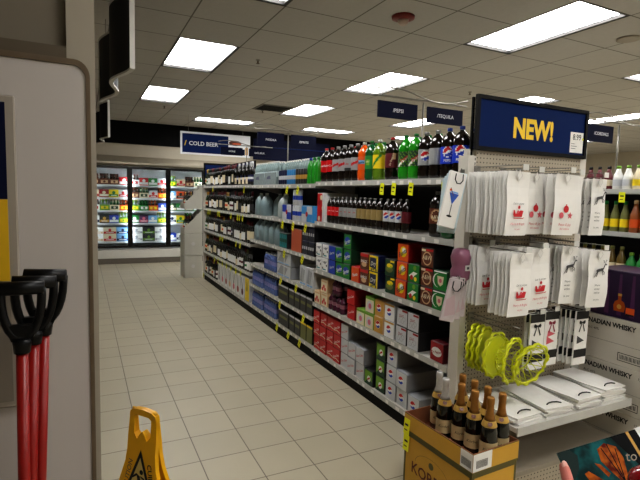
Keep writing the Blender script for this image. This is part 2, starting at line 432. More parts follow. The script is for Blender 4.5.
# ------------------------------------------------------------------ cooler
t = thing('beverage_cooler', 'long glass door beverage cooler with black door frames and lit white shelves', 'cooler', (0,0,0))
cool_white = mat('cooler_white', rgb(222,224,226), .4, noise=.03)
DX = [-.70+.8117*k for k in range(6)]   # mullions .11 .92 1.73 2.55 3.36
X0, X1 = DX[0], DX[5]
CF = 11.3
mb = MB(); mb.box(X0-.05,X1+.05,CF+.08,12.2,.30,.36,cool_white); mb.box(X0-.05,X1+.05,12.14,12.2,.36,2.2,cool_white)
mb.box(X0-.05,X0-.005,CF+.08,12.14,.36,2.2,cool_white); mb.box(X1+.005,X1+.05,CF+.08,12.14,.36,2.2,cool_white); mb.box(X0-.05,X1+.05,CF+.08,12.2,2.201,2.26,cool_white)
mb.build('cabinet', t)
mb = MB(); mb.box(X0-.05,X1+.05,CF-.12,12.2,.05,.299,mat('cooler_base', rgb(205,203,196), .4, noise=.05)); mb.build('base', t)
MB().box(X0-.05,X1+.05,CF-.14,CF-.121,0,.12,mat('kick_metal', rgb(112,106,98), .4, .4, noise=.15)).build('kick_plate', t)
hd = MB(); hd.prism([(CF-.10,2.16),(CF-.02,2.12),(CF+.3,2.12),(CF+.3,2.33),(CF-.03,2.33),(CF-.10,2.2)], X0-.05, X1+.4, mat('header_metal', rgb(176,168,152), .3, .5, noise=.12, nscale=4), axis='x')
hd.build('canopy', t)
glass = bpy.data.materials.new('door_glass'); glass.use_nodes = True
nt = glass.node_tree; nt.nodes.clear(); o_ = nt.nodes.new('ShaderNodeOutputMaterial'); mxs = nt.nodes.new('ShaderNodeMixShader'); tr = nt.nodes.new('ShaderNodeBsdfTransparent'); gl = nt.nodes.new('ShaderNodeBsdfGlossy'); fz = nt.nodes.new('ShaderNodeFresnel')
tr.inputs[0].default_value = (.93,.96,.96,1); gl.inputs['Roughness'].default_value = .03; fz.inputs[0].default_value = 1.3
nt.links.new(fz.outputs[0], mxs.inputs[0]); nt.links.new(tr.outputs[0], mxs.inputs[1]); nt.links.new(gl.outputs[0], mxs.inputs[2]); nt.links.new(mxs.outputs[0], o_.inputs[0])
for k in range(5):
    a, b = DX[k]+.002, DX[k+1]-.002
    d = MB(); z0, z1, w = .33, 2.115, .05
    d.box(a,b,CF,CF+.06,z0,z0+w,black_gloss); d.box(a,b,CF,CF+.06,z1-w,z1,black_gloss); d.box(a,a+w,CF,CF+.06,z0+w,z1-w,black_gloss); d.box(b-w,b,CF,CF+.06,z0+w,z1-w,black_gloss)
    dd = d.build('door', t)
    MB().box(a+w,b-w,CF+.02,CF+.03,z0+w,z1-w,glass).build('pane', dd)
    MB().box(b-w+.008,b-.012,CF-.035,CF-.001,1.0,1.35,black).build('door_handle', dd)
led = mat('cooler_led', (.9,.95,1), .5, emis=26.0)
mb = MB()
for x in DX[1:5]: mb.box(x-.02,x+.02,CF+.068,CF+.078,.45,2.1,led)
mb.build('light_strip', t)
mb = MB()
for x in DX: mb.box(x-.03,x+.03,CF+.061,CF+.067,.34,2.11,black)
mb.build('mullions', t)
MB().box(X0,X1,CF+.09,CF+.13,2.165,2.19,mat('cooler_led_top', (.9,.95,1), .5, emis=16.0)).build('light_strip', t)
SZ = [.46,.87,1.15,1.432,1.713]
for z in SZ: MB().box(X0,X1,CF+.14,12.1,z-.035,z,cool_white).build('shelf', t)

# generic small carton/bottle stock for the cooler ------------------------------------------------
def carton_mesh(w, h, d, front, side, deco=None, bev=.004):
    """front at x=0 looking to -x ; y across ; z up"""
    mb = MB(); mb.box(0,d,-w/2,w/2,0,h,side,bev)
    fr = ((-.0008,0,0),(0,-1,0),(0,0,1))
    if front is not side: mb.rect(-w/2+.004,w/2-.004,.004,h-.004,fr,front)
    if deco: deco(mb, fr, w, h)
    return mb.mesh('carton')
def sixpack_mesh(body, capc, hold, lab):
    mb = MB()
    mb.box(0,.18,-.10,.10,0,.12,hold,.003); mb.box(.086,.094,-.09,.09,.12,.235,hold)
    for i in range(2):
        for j in range(3):
            c = (.05+i*.08, -.066+j*.066)
            mb.lathe([(.028,.121),(.028,.15),(.014,.19),(.012,.225)], body, 10, c); mb.lathe([(.0135,.2255),(.0135,.236)], capc, 10, c)
    fr = ((-.0008,0,0),(0,-1,0),(0,0,1)); mb.rect(-.07,.07,.03,.09,fr,lab); mb.disc(0,.06,.024,fr,hold,.0008)
    return mb.mesh('bottle_carrier')
def col_m(nm, r, g, b, ro=.45): return mat('ink_'+nm, rgb(r,g,b), ro, noise=.03)
CM = {k: col_m(k, *v) for k, v in dict(red=(190,24,30), crimson=(150,20,30), white=(232,232,230), green=(30,125,52), lime=(112,158,44), blue=(36,66,170), navy=(22,30,70), gold=(196,150,70), tan=(206,170,130), orange=(216,88,28), brown=(96,46,28), purple=(82,40,84), pink=(205,110,130), yellow=(236,208,30), grey=(150,152,156), silver=(198,200,204), teal=(30,130,140), darkgreen=(20,62,40), cream=(222,210,180), charcoal=(46,46,48), lightblue=(120,170,215), black=(16,16,18), maroon=(92,18,30), olive=(110,112,60), sky=(60,140,200)).items()}
amber = mat('amber_glass', rgb(70,34,12), .15, trans=.2); greeng = mat('green_glass', rgb(24,80,36), .12, trans=.2); clearg = mat('pale_glass', rgb(190,205,200), .1, trans=.4)
rotF = (0,0,-PI/2)     # make a front (-x) face look to -y : rotate so -x -> -y
rotF = (0,0,PI/2)
def cool_deco(c1, c2, word=None):
    def f(mb, fr, w, h):
        mb.rect(-w/2+.006,w/2-.006,h*.12,h*.42,fr,c2,.0006); mb.disc(0,h*.62,min(w,h)*.2,fr,c1,.0009)
        mb.rect(-w*.3,w*.3,h*.22,h*.3,fr,CM['white'],.0012)
    return f
cool_items = []
combos = [('red','white','red and white'),('white','navy','white and navy'),('green','white','green and white'),('orange','black','orange and black'),('blue','white','blue and white'),('cream','red','cream and red'),('silver','red','silver and red'),('yellow','green','yellow and green'),('tan','brown','tan and brown'),('charcoal','gold','charcoal and gold'),('lightblue','white','light blue and white'),('crimson','cream','crimson and cream'),('olive','yellow','olive and yellow'),('purple','pink','purple and pink'),('darkgreen','cream','dark green and cream')]
for a, b, w_ in combos:
    cool_items.append((carton_mesh(.19,.17,.30,CM[a],CM[a],cool_deco(CM[b],CM[b])), .193, f'{w_} beer carton', 'beer_carton', 'carton'))
six = []
for gb, cp, h_, l_, w_ in ((amber,'gold','red','white','amber bottles in a red carrier'),(greeng,'white','green','white','green bottles in a green carrier'),(amber,'red','white','red','amber bottles in a white carrier'),(clearg,'yellow','lime','yellow','clear bottles in a lime carrier'),(amber,'black','brown','tan','amber bottles in a brown carrier'),(greeng,'gold','cream','darkgreen','green bottles in a cream carrier'),(amber,'white','orange','yellow','amber bottles in an orange carrier')):
    six.append((sixpack_mesh(gb, CM[cp], CM[h_], CM[l_]), .199, f'six pack of {w_}', 'beer_carrier', 'six pack'))
big = []
for a, b, w_ in (('white','tan','white and tan'),('cream','red','cream and red'),('charcoal','lime','charcoal and lime'),('white','grey','white and grey'),('lightblue','navy','pale blue and navy')):
    big.append((carton_mesh(.26,.155,.38,CM[a],CM[a],cool_deco(CM[b],CM[b])), .263, f'wide {w_} beer case', 'beer_case', 'case'))
shelfw = ['bottom','second','third','fourth','top']
doorw = {1:'left',2:'middle',3:'right'}
rnd = random.Random(5)
plan = {  # (door,shelf): sequence of indices c=carton s=six b=big
 (1,4):'s4 s4 s4 c0 s2', (1,3):'c5 c11 c7 c6', (1,2):'s2 s3 s5 s6', (1,1):'c1 c9 c4 s3', (1,0):'b0 b1 b4',
 (2,4):'s2 c0 c2 c6', (2,3):'s4 s5 c6 s6', (2,2):'s3 s1 s6 c4', (2,1):'c2 c13 c10 s3', (2,0):'b3 b2 b3',
 (3,4):'s3 c5 s4 s5', (3,3):'c10 c3 c6 c1', (3,2):'c14 c2 c14 c2', (3,1):'c1 c7 s1 c14', (3,0):'c4 c1 c10 c4'}
for (dk, sk), seq in plan.items():
    x = DX[dk]+.012; n_ = 0
    for tok in seq.split():
        src = {'c': cool_items, 's': six, 'b': big}[tok[0]][int(tok[1:])]
        me, w, desc, nm, cat = src
        z = SZ[sk]+.001
        if x+w > DX[dk+1]+.005: break
        loc = (x+w/2, CF+.16, z)
        side = f'{ORD[n_]} on {shelfw[sk]} shelf, {doorw[dk]} cooler door'
        tag(put(me, nm, None, loc, rotF), f'{desc}, {side}', cat, 'drinks inside the glass door cooler')
        if tok[0] == 'b':
            tag(put(me, nm, None, (loc[0],loc[1],z+.158), rotF), f'{desc}, upper one, {side}', cat, 'drinks inside the glass door cooler')
        x += w; n_ += 1

# ------------------------------------------------------------------ gondola shelving
GXF = 1.975      # shelf fronts
GB = 2.44        # back panel
def gondola(name, label, y0, y1, shelves, ztop, deck, header=None, skip_panel=False):
    t = thing(name, label, 'shelving', (0,0,0))
    MB().box(GB,GB+.03,y0+.004,y1-.004,.02,ztop,dark_back).build('back_panel', t)
    for y in (y0+.002, y1-.032): MB().box(GB-.035,GB-.001,y,y+.03,.02,ztop,dark_back).build('upright', t)
    b = MB(); b.box(GXF+.02,GB-.036,y0+.002,y1-.002,.0,deck-.046,black); b.build('kick_board', t)
    for k, z in enumerate([deck]+shelves):
        s_ = MB().box(GXF+.006,GB-.037,y0+.003,y1-.003,z-.03,z,shelf_white).build('base_deck' if k == 0 else 'shelf', t)
        r = MB(); r.prism([(GXF,z-.034),(GXF+.005,z-.034),(GXF+.005,z+.006),(GXF,z+.006)],y0+.003,y1-.003,rail_grey)
        fr = ((GXF-.0006,0,0),(0,-1,0),(0,0,1)); y = -(y1-.06); q = random.Random(int(z*1000))
        while y < -(y0+.08):
            w = q.choice((.035,.045)); r.rect(y,y+w,z-.03,z-.004,fr,white_paper); y += w+q.choice((.05,.09,.16))
        r.build('price_rail', s_)
        if k:
            for yy in (y0+.005, y1-.008): MB().prism([(GXF+.05,z-.031),(GB-.037,z-.031),(GB-.037,z-.11)],yy,yy+.003,shelf_white).build('bracket', s_)
    return t
A0, A1, B1, W1 = 2.193, 4.115, 6.07, 8.80
SA = [.572,.90,1.352,1.722]; SBn = [.415,.687,1.005,1.328,1.705]; SW = [.535,.925,1.315,1.71]
DA = .125; DB = .135
gondola('gondola_shelving', 'white edged shelving section holding the soda cartons and two litre bottles', A0, A1, SA, 1.76, DA)
gondola('gondola_shelving', 'shelving section holding water packs, jugs and energy drinks', A1, B1, SBn, 1.75, DB)
gw = gondola('gondola_shelving', 'far shelving section holding the wine bottles', B1, W1, SW, 1.76, DB)
h = MB().box(GB+.031,GB+.05,W1-1.4,W1,1.60,2.13,black); h.box(GB+.0305,GB+.0309,W1-1.37,W1-.03,1.77,2.10,navy); h.build('header_panel', gw)
e = MB(); e.box(GXF-.005,GB+.05,W1+.001,W1+.03,0,1.74,white_paint); e.box(GXF+.0,GXF+.028,W1+.001,W1+.03,1.741,2.13,black); e.box(GXF+.029,GB+.05,W1+.001,W1+.03,2.10,2.13,black); e.box(GXF+.029,GB+.05,W1+.006,W1+.02,1.741,2.099,navy); e.build('end_panel', gw)

# ---- carton designs
def globe(mb, fr, a, b, r, off=.0012):
    mb.disc(a,b,r*1.08,fr,CM['white'],off,24)
    up = [(a+r*math.cos(t_), b+r*math.sin(t_)) for t_ in [(.10+.86*k/12)*PI for k in range(13)]]
    wave = [(a-r*.75,b+.10*r),(a-r*.3,b+.02*r),(a+r*.2,b+.25*r),(a+r*.6,b+.42*r)]
    mb.decal(up+wave, fr, CM['red'], off+.0006)
    lo = [(a+r*math.cos(t_), b+r*math.sin(t_)) for t_ in [(1.10+.78*k/12)*PI for k in range(13)]]
    mb.decal(lo+[(a+r*.55,b-.05*r),(a+r*.1,b-.32*r),(a-r*.4,b-.42*r)], fr, CM['blue'], off+.0006)
def D_stripes(mb, fr, w, h):
    for k in range(3):
        mb.disc((-.3+.3*k)*w, h*(.25+.22*((k*2) % 3)), w*.09, fr, CM['charcoal'], .0008, 8)
    mb.decal([(-w*.4,h*.7),(w*.1,h*.55),(w*.4,h*.8),(w*.0,h*.75)],fr,CM['grey'],.0008); mb.rect(-w*.3,w*.2,h*.12,h*.2,fr,CM['teal'],.0008)
def D_script(txt, col, size=.04, rot=.25, extra=None, sh=.3):
    def f(mb, fr, w, h):
        if extra: extra(mb, fr, w, h)
        mb.text(txt, size, 0, h*.5, fr, col, .0022, rot=rot, shear=sh, bold=.015)
    return f
def X_sprite(mb, fr, w, h):
    mb.disc(0,h*.55,w*.38,fr,CM['blue'],.0008,20,ry=h*.26); mb.decal([(-w*.4,h*.18),(w*.42,h*.30),(w*.42,h*.36),(-w*.4,h*.24)],fr,CM['lime'],.001)
def X_fanta(mb, fr, w, h):
    mb.disc(w*.05,h*.55,w*.30,fr,CM['yellow'],.0008,16); mb.disc(w*.1,h*.62,w*.16,fr,CM['white'],.0012,16)
def X_rootred(mb, fr, w, h): mb.rect(-w/2+.004,w/2-.004,h*.78,h-.004,fr,CM['red'],.0008); mb.disc(.0,h*.3,w*.3,fr,CM['tan'],.0008,14,ry=h*.16)
def X_yelnavy(mb, fr, w, h):
    mb.rect(-w/2+.004,w/2-.004,.004,h-.004,fr,CM['yellow'],.0005); mb.decal([(-w*.42,h*.25),(w*.3,h*.15),(w*.3,h*.85),(-w*.42,h*.85)],fr,CM['navy'],.001)
    for a, b in ((.3,.12),(-.2,.1),(.0,.16)): mb.disc(a*w,b*h,w*.09,fr,CM['olive'],.0014,10)
def X_lemon(mb, fr, w, h):
    mb.disc(-.05*w,h*.42,w*.36,fr,CM['olive'],.0008,16,ry=h*.2); mb.disc(0,h*.62,w*.30,fr,CM['yellow'],.0012,14,ry=h*.13); mb.rect(w*.05,w*.44,h*.82,h*.93,fr,CM['yellow'],.0014)
def X_seven(mb, fr, w, h):
    mb.decal([(-w*.4,h*.35),(w*.0,h*.6),(w*.35,h*.55),(w*.1,h*.4),(-w*.1,h*.2)],fr,CM['white'],.0008); mb.disc(-.15*w,h*.28,w*.13,fr,CM['red'],.0014,14); mb.disc(.18*w,h*.22,w*.12,fr,CM['yellow'],.0014,14); mb.disc(.1*w,h*.8,w*.13,fr,CM['lime'],.0012,14)
def X_root(mb, fr, w, h):
    mb.disc(0,h*.45,w*.36,fr,CM['tan'],.0008,18); mb.disc(0,h*.45,w*.29,fr,CM['brown'],.0012,18); mb.rect(-.1*w,w*.46,h*.83,h*.94,fr,CM['red'],.0012); mb.rect(-.46*w,-w*.12,h*.8,h*.92,fr,CM['cream'],.0012)
def X_dry(mb, fr, w, h):
    mb.disc(-.12*w,h*.5,w*.42,fr,CM['white'],.0007,18,ry=h*.36); mb.disc(-.04*w,h*.5,w*.40,fr,CM['green'],.001,18,ry=h*.36); mb.decal([(-.2*w,h*.72),(w*.28,h*.72),(w*.22,h*.34),(.04*w,h*.22),(-.14*w,h*.34)],fr,CM['cream'],.0014); mb.disc(.04*w,h*.5,w*.11,fr,CM['pink'],.0018,12)
    mb.rect(-w*.46,w*.46,h*.9,h*.96,fr,CM['white'],.001)
def X_pepsi(a, b):
    def f(mb, fr, w, h):
        if a: mb.rect(-w/2+.004,w/2-.004,h*.86,h-.004,fr,CM[a],.0008)
        globe(mb, fr, -.02*w, h*.52, w*.22)
    return f
def X_pinklab(mb, fr, w, h):
    mb.rect(0,w*.46,h*.82,h*.93,fr,CM['crimson'],.0008)
    for k in range(4): mb.disc((-.2+.13*k)*w,h*(.3+.12*(k % 2)),w*.13,fr,CM['grey'],.0008+.0003*k,12); mb.disc((-.2+.13*k)*w,h*(.3+.12*(k % 2)),w*.11,fr,CM['silver'],.00095+.0003*k,12)
    mb.text('Diet',.03,-.05*w,h*.6,fr,CM['crimson'],.003,rot=.2,shear=.3)
def X_greenpic(mb, fr, w, h):
    mb.rect(-w/2+.004,w/2-.004,h*.82,h-.004,fr,CM['lime'],.0008); mb.disc(0,h*.45,w*.3,fr,CM['silver'],.0008,14); mb.disc(.05*w,h*.42,w*.18,fr,CM['pink'],.0012,12)
def X_beige(mb, fr, w, h):
    for k in range(3): mb.disc((-.22+.2*k)*w,h*(.28+.2*(k % 2)),w*.14,fr,CM['red'],.0008,10); 
    mb.rect(-w*.4,w*.4,h*.78,h*.9,fr,CM['tan'],.0008)
def X_dew(mb, fr, w, h):
    mb.decal([(-w*.4,h*.1),(0,h*.45),(w*.4,h*.3),(w*.4,h*.9),(-w*.4,h*.9)],fr,CM['lime'],.0008); mb.disc(.05*w,h*.42,w*.2,fr,CM['white'],.0012,12); mb.decal([(-.1*w,h*.3),(.2*w,h*.45),(.14*w,h*.55),(-.12*w,h*.38)],fr,CM['red'],.0018)
def X_line(mb, fr, w, h):
    mb.rect(0,w*.46,h*.80,h*.90,fr,CM['red'],.0008)
PW, PH, PD = .126, .126, .40
def pk(front, side, deco, w=PW, h=PH, d=PD): return carton_mesh(w, h, d, CM[front], CM[side], deco)
D = {
 'zero': (pk('white','grey',D_stripes), 'white speckled soda carton with dark marks'),
 'blue': (pk('blue','navy',D_script('Sierra',CM['silver'],.036)), 'blue soda carton'),
 'sprite': (pk('green','darkgreen',D_script('Sprite',CM['white'],.042,.3,X_sprite)), 'green lemon-lime soda carton with blue badge'),
 'sunk': (pk('orange','red',D_script('Fanta',CM['white'],.04,.25)), 'small plain orange soda carton'),
 'rootred': (pk('brown','brown',D_script('BARQS',CM['white'],.03,0,X_rootred,0)), 'brown soda carton with red top band'),
 'squirt': (pk('yellow','navy',D_script('Dry',CM['white'],.045,.1,X_yelnavy)), 'yellow and navy soda carton'),
 'lemon': (pk('darkgreen','black',D_script('mello',CM['lime'],.03,.3,X_lemon)), 'dark green soda carton with yellow lemon print'),
 'fanta': (pk('orange','crimson',D_script('Fanta',CM['navy'],.046,.5,X_fanta)), 'bright orange soda carton with yellow splash'),
 'seven': (pk('green','darkgreen',X_seven), 'green soda carton with white fruit splash'),
 'root': (pk('brown','charcoal',D_script('A&W',CM['cream'],.04,0,X_root,0)), 'brown root beer carton with round cream badge'),
 'dry': (pk('green','darkgreen',X_dry), 'green ginger ale carton with cream shield'),
 'beige': (pk('cream','tan',X_beige), 'beige soda carton with small red prints'),
 'redbox': (pk('red','crimson',D_script('Coca-Cola',CM['white'],.024,.3)), 'red soda carton with white script'),
 'greenpic': (pk('cream','lime',X_greenpic), 'lime topped soda carton with silver picture'),
 'goldpep': (pk('gold','tan',X_pepsi(None,None)), 'gold soda carton with red white and blue globe'),
 'whitepep': (pk('white','silver',X_pepsi('gold',None)), 'white soda carton with gold top band and globe'),
 'pinklab': (pk('silver','charcoal',X_pinklab), 'silvery soda carton with crimson corner strip'),
 'pepper': (pk('crimson','maroon',D_script('Dr Pepper',CM['crimson'],.022,.2,lambda mb,fr,w,h: mb.disc(0,h*.5,w*.38,fr,CM['white'],.0008,18,ry=h*.24))), 'crimson soda carton with white oval badge'),
 'coke': (pk('red','crimson',D_script('Coca-Cola',CM['white'],.026,.35,lambda mb,fr,w,h: (mb.decal([(-w*.46,h*.2),(0,h*.28),(w*.46,h*.18),(w*.46,h*.24),(0,h*.34),(-w*.46,h*.25)],fr,CM['cream'],.0008)))), 'red cola carton with white script'),
 'diet': (pk('silver','grey',D_script('Diet Coke',CM['red'],.025,.35)), 'silver diet cola carton with red script'),
 'dew': (pk('darkgreen','black',X_dew), 'green citrus soda carton with lime and white print'),
 'dietpep': (pk('silver','grey',X_pepsi(None,None)), 'silver white diet soda carton with small globe'),
}
LV = {1: ['single carton'], 2: ['lower one','upper one'], 3: ['bottom one','middle one','top one']}
def colword(i, n): return '' if n == 1 else (('left','right')[i] if n == 2 else ('left','middle','right')[i] if n == 3 else ORD[i]+' from left')
def stack(key, shelf, z, ylist, heights, depth_rows=1):
    me, desc = D[key]; n = len(ylist)
    for i, (y, hh) in enumerate(zip(ylist, heights)):
        for k in range(hh):
            lv = LV.get(hh)[k]
            lab = f'{desc}, {lv}, {colword(i,n)+" stack, " if n > 1 else ""}{shelf}'
            tag(put(me, 'soda_carton', None, (GXF+.012+random.uniform(0,.012), y+random.uniform(-.0015,.0015), z+.001+k*(PH+.0015)), (0,0,random.uniform(-.006,.006))), lab, 'carton', 'soda cartons on the shelves')
S3 = 'third soda shelf'; z = SA[1]
stack('zero', S3, z, [4.03,3.90], [2,2]); stack('blue', S3, z, [3.765], [2]); stack('sprite', S3, z, [3.632,3.502], [2,3])
stack('sunk', S3, z, [3.35], [1]); stack('rootred', S3, z, [3.222], [2]); stack('squirt', S3, z, [3.085], [2]); stack('lemon', S3, z, [2.86], [2])
stack('fanta', S3, z, [2.722], [3]); stack('seven', S3, z, [2.59], [2]); stack('root', S3, z, [2.448], [3]); stack('dry', S3, z, [2.313], [2])
S4 = 'fourth soda shelf'; z = SA[0]
stack('beige', S4, z, [4.04,3.91], [1,2]); stack('redbox', S4, z, [3.41], [2]); stack('greenpic', S4, z, [3.245,3.115], [1,2])
stack('goldpep', S4, z, [2.985], [2]); stack('whitepep', S4, z, [2.85], [2]); stack('pinklab', S4, z, [2.695,2.56], [2,2]); stack('pepper', S4, z, [2.31], [1])
S5 = 'bottom soda shelf'; z = DA
stack('coke', S5, z, [4.04,3.905,3.77,3.635], [3,3,3,3]); stack('diet', S5, z, [3.50,3.368,3.236], [3,2,2]); stack('dew', S5, z, [3.09,2.94], [1,3])
stack('dietpep', S5, z, [2.80,2.665,2.53], [3,2,1])
# taller carton at the left end of the second shelf
def X_tall(mb, fr, w, h):
    for k in range(5): mb.disc((-.2+.25*(k % 3))*w,h*(.12+.18*k),w*.16,fr,CM['crimson'] if k % 2 else CM['cream'],.0008,10)
    mb.rect(w*.22,w*.49,.004,h-.004,fr,CM['silver'],.0014)
tag(put(carton_mesh(.15,.27,.36,CM['red'],CM['white'],X_tall), 'soda_carton', None, (GXF+.015,4.02,SA[2]+.001)), 'tall red and silver soda carton at the left end of the second soda shelf', 'carton')
# wrapped purple bottle packs
wrap_p = mat('purple_wrap', rgb(78,34,54), .2, noise=.25, nscale=30); wrap_l = mat('purple_label', rgb(150,96,112), .3, noise=.3, nscale=40)
def pack_mesh(nx, ny, r, h, body, lab, capm, film=None):
    mb = MB()
    for i in range(nx):
        for j in range(ny):
            c = (r+i*2*r, -(ny-1)*r+j*2*r)
            mb.lathe([(r*.8,0),(r*.98,h*.04),(r*.98,h*.3),(r*.86,h*.34),(r*.86,h*.6),(r*.98,h*.65),(r*.9,h*.75),(r*.45,h*.9),(r*.36,h*.94)], body, 12, c)
            mb.lathe([(r*.905,h*.35),(r*.905,h*.59)], lab, 12, c, cap=False)
            mb.lathe([(r*.42,h*.941),(r*.42,h)], capm, 10, c)
    me = mb.mesh('bottle_pack')
    return me
pp = pack_mesh(3,2,.034,.14,wrap_p,wrap_l,wrap_p)
for y, k, w_ in ((3.765,0,'lower left'),(3.62,0,'lower right'),(3.70,1,'upper')):
    tag(put(pp,'soda_pack',None,(GXF+.015,y,SA[0]+.001+k*.1415)), f'purple wrapped soda bottle pack, {w_} one on the fourth soda shelf', 'bottle pack', 'purple soda packs')

# ---- two litre bottles
cola = mat('cola_liquid', rgb(18,9,7), .12, coat=.5); orange_l = mat('orange_liquid', rgb(226,92,22), .15, coat=.5); green_l = mat('green_liquid', rgb(34,140,28), .12, coat=.5); dkgreen_l = mat('green_bottle', rgb(24,84,44), .12, coat=.5); yel_l = mat('yellowgreen_liquid', rgb(96,130,30), .15, coat=.5)
def lab_cyl(r, z0, z1, base, fn=None, n=40, m_=14):
    """label sleeve; fn(u,v)->material or None, u in [-1,1] over the half facing -x"""
    mb = MB(); vs = []; 
    for j in range(m_+1):
        for i in range(n): a = 2*PI*i/n; vs.append((-r*math.cos(a), -r*math.sin(a), z0+(z1-z0)*j/m_))
    mb.v = vs
    for j in range(m_):
        for i in range(n):
            a = 2*PI*(i+.5)/n
            if a > PI: a -= 2*PI
            c = fn(a*r, z0+(z1-z0)*(j+.5)/m_) if fn else None
            mb.f.append((j*n+i,(j+1)*n+i,(j+1)*n+(i+1) % n,j*n+(i+1) % n)); mb.mi.append(mb.m(c or base)); mb.sm.append(True)
    return mb
def big_bottle(desc, liquid, capm, base, fn, txt=None, tcol=None, trot=0, tsz=.03, tz=.15, R_=.053, Hh=.31, neck=None):
    t = thing('soda_bottle', desc, 'bottle', (0,0,-5))
    s_ = R_/.053; q = Hh/.31
    body = MB(); body.lathe([(.03*s_,0),(.048*s_,.008*q),(.053*s_,.03*q),(.053*s_,.075*q),(.050*s_,.09*q),(.0505*s_,.20*q),(.053*s_,.21*q),(.050*s_,.235*q),(.035*s_,.265*q),(.018*s_,.283*q),(.014*s_,.29*q)], liquid, 20)
    body.build('bottle_body', t)
    nk = MB(); nk.lathe([(.0145*s_,.2903*q),(.0145*s_,.294*q)], clearg, 14); nk.build('neck_ring', t)
    lb = lab_cyl(.0522*s_, .093*q, .197*q, base, fn)
    if txt: lb.text(txt, tsz*s_, 0, 0, ((-.0522*s_,0,tz*q),(0,-1,0),(0,0,1)), tcol, .0012, rot=trot, wrap=.0535*s_, bold=.02)
    lb.build('label', t)
    MB().lathe([(.0165*s_,.2945*q),(.0165*s_,.312*q),(.014*s_,.314*q)], capm, 16).build('cap', t)
    return t
def f_globe(cz, r):
    def f(a, z_):
        dx, dz = a/r, (z_-cz)/r
        d = dx*dx+dz*dz
        if d > 1.15: return None
        if d > .92: return CM['white']
        w = .12*math.sin(dx*3)+.25*dx
        if dz > w+.15: return CM['red']
        if dz < w-.28: return CM['blue']
        return CM['white']
    return f
def f_diag(c, k=1.2, z0=.145, w=.02):
    return lambda a, z_: c if abs((z_-z0)-a*k) < w else None
pb = mat('label_blue', rgb(22,60,190), .35); slv = mat('label_silver', rgb(172,174,176), .3, .3); rl = mat('label_red', rgb(196,22,28), .35)
capg = mat('cap_grey', rgb(150,150,150), .4); capr = mat('cap_red', rgb(170,20,24), .4); capb = mat('cap_blue', rgb(28,60,150), .4); capgr = mat('cap_green', rgb(20,120,50), .4); capw = mat('cap_white', rgb(220,220,216), .4)
BT = {
 'coke': big_bottle('cola', cola, capr, rl, None, 'Coca-Cola', CM['white'], .0, .024),
 'dietcoke': big_bottle('diet', cola, capg, slv, f_diag(CM['red'],.4,.145,.010), 'Diet Coke', CM['red'], .0, .02),
 'zero': big_bottle('zero', cola, capg, slv, lambda a,z_: CM['charcoal'] if z_ < .118 else None, 'Coke', CM['red'], 0, .022),
 'orange': big_bottle('orange', orange_l, capw, CM['orange'], lambda a,z_: CM['lightblue'] if abs(a) < .03 and abs(z_-.15) < .015 else None, 'Fanta', CM['navy'], .15, .026),
 'ginger': big_bottle('ginger', dkgreen_l, capgr, CM['green'], lambda a,z_: CM['lime'] if abs(a) < .014 and abs(z_-.145) < .02 else None, 'DRY', CM['cream'], 0, .02),
 'yellow': big_bottle('yellow', yel_l, capw, CM['yellow'], f_diag(CM['green'],1.2,.145,.014)),
 'pepper': big_bottle('pepper', cola, capr, CM['maroon'], lambda a,z_: CM['tan'] if .008 < a < .035 and z_ > .155 else None, 'Dr Pepper', CM['cream'], 1.3, .02),
 'dew': big_bottle('dew', green_l, capgr, CM['darkgreen'], lambda a,z_: CM['lime'] if abs(math.sin((a*1.3+z_)*90)) < .35 else (CM['white'] if abs((z_-.14)-a*.9) < .012 else None), 'Dew', CM['red'], .75, .032),
 'dietpep': big_bottle('dietpep', cola, capg, slv, f_globe(.155,.032)),
 'silver': big_bottle('silver', cola, capg, slv, lambda a,z_: CM['grey'] if abs(a) < .006 else None),
 'pepsi': big_bottle('pepsi', cola, capb, pb, f_globe(.165,.030), 'PEPSI', CM['white'], 0, .022, .112),
}
A1row = [('coke','red label cola bottle with red cap',2),('dietcoke','silver label diet cola bottle with grey cap',2),('zero','silver and black label cola bottle',1),('dietcoke','silver label diet cola bottle with grey cap',1),('orange','orange soda bottle with white cap',1),('ginger','green ginger ale bottle with green cap',1),('yellow','yellow label citrus soda bottle',1),('pepper','maroon label cola bottle with red cap',1),('dew','bright green soda bottle with green cap',2),('dietpep','silver label diet cola bottle with round globe logo',1),('silver','plain silver label cola bottle',1),('pepsi','blue label cola bottle with globe logo and blue cap',2)]
ypos = [4.045,3.93,3.816,3.70,3.59,3.48,3.37,3.26,3.145,2.975,2.81,2.697,2.585,2.472,2.362,2.252]
yi = 0; total = 0; hero = {}
for key, desc, n in A1row:
    for k in range(n):
        if yi >= len(ypos): break
        nb = ['left end','right end']
        o = dup(BT[key], (GXF+.075, ypos[yi], SA[3]+.001), (0,0,(.75 if key in ('pepsi','dietpep','dew','silver','pepper') else .35)+random.uniform(-.12,.12)), f'{desc}, {ORD[yi]} from left, top soda shelf', 'two litre bottles on the top soda shelf')
        yi += 1
back_keys = ['coke','dietcoke','dietcoke','coke','zero','zero','dew','ginger','ginger','ginger','dew','ginger','dew','dietpep','dietpep','pepsi']
for k, key in enumerate(back_keys):
    dup(BT[key], (GXF+.195, ypos[k]+.01, SA[3]+.001), (0,0,0), f'large soda bottle behind the {ORD[k]} front bottle of the top soda shelf', 'two litre bottles on the top soda shelf')
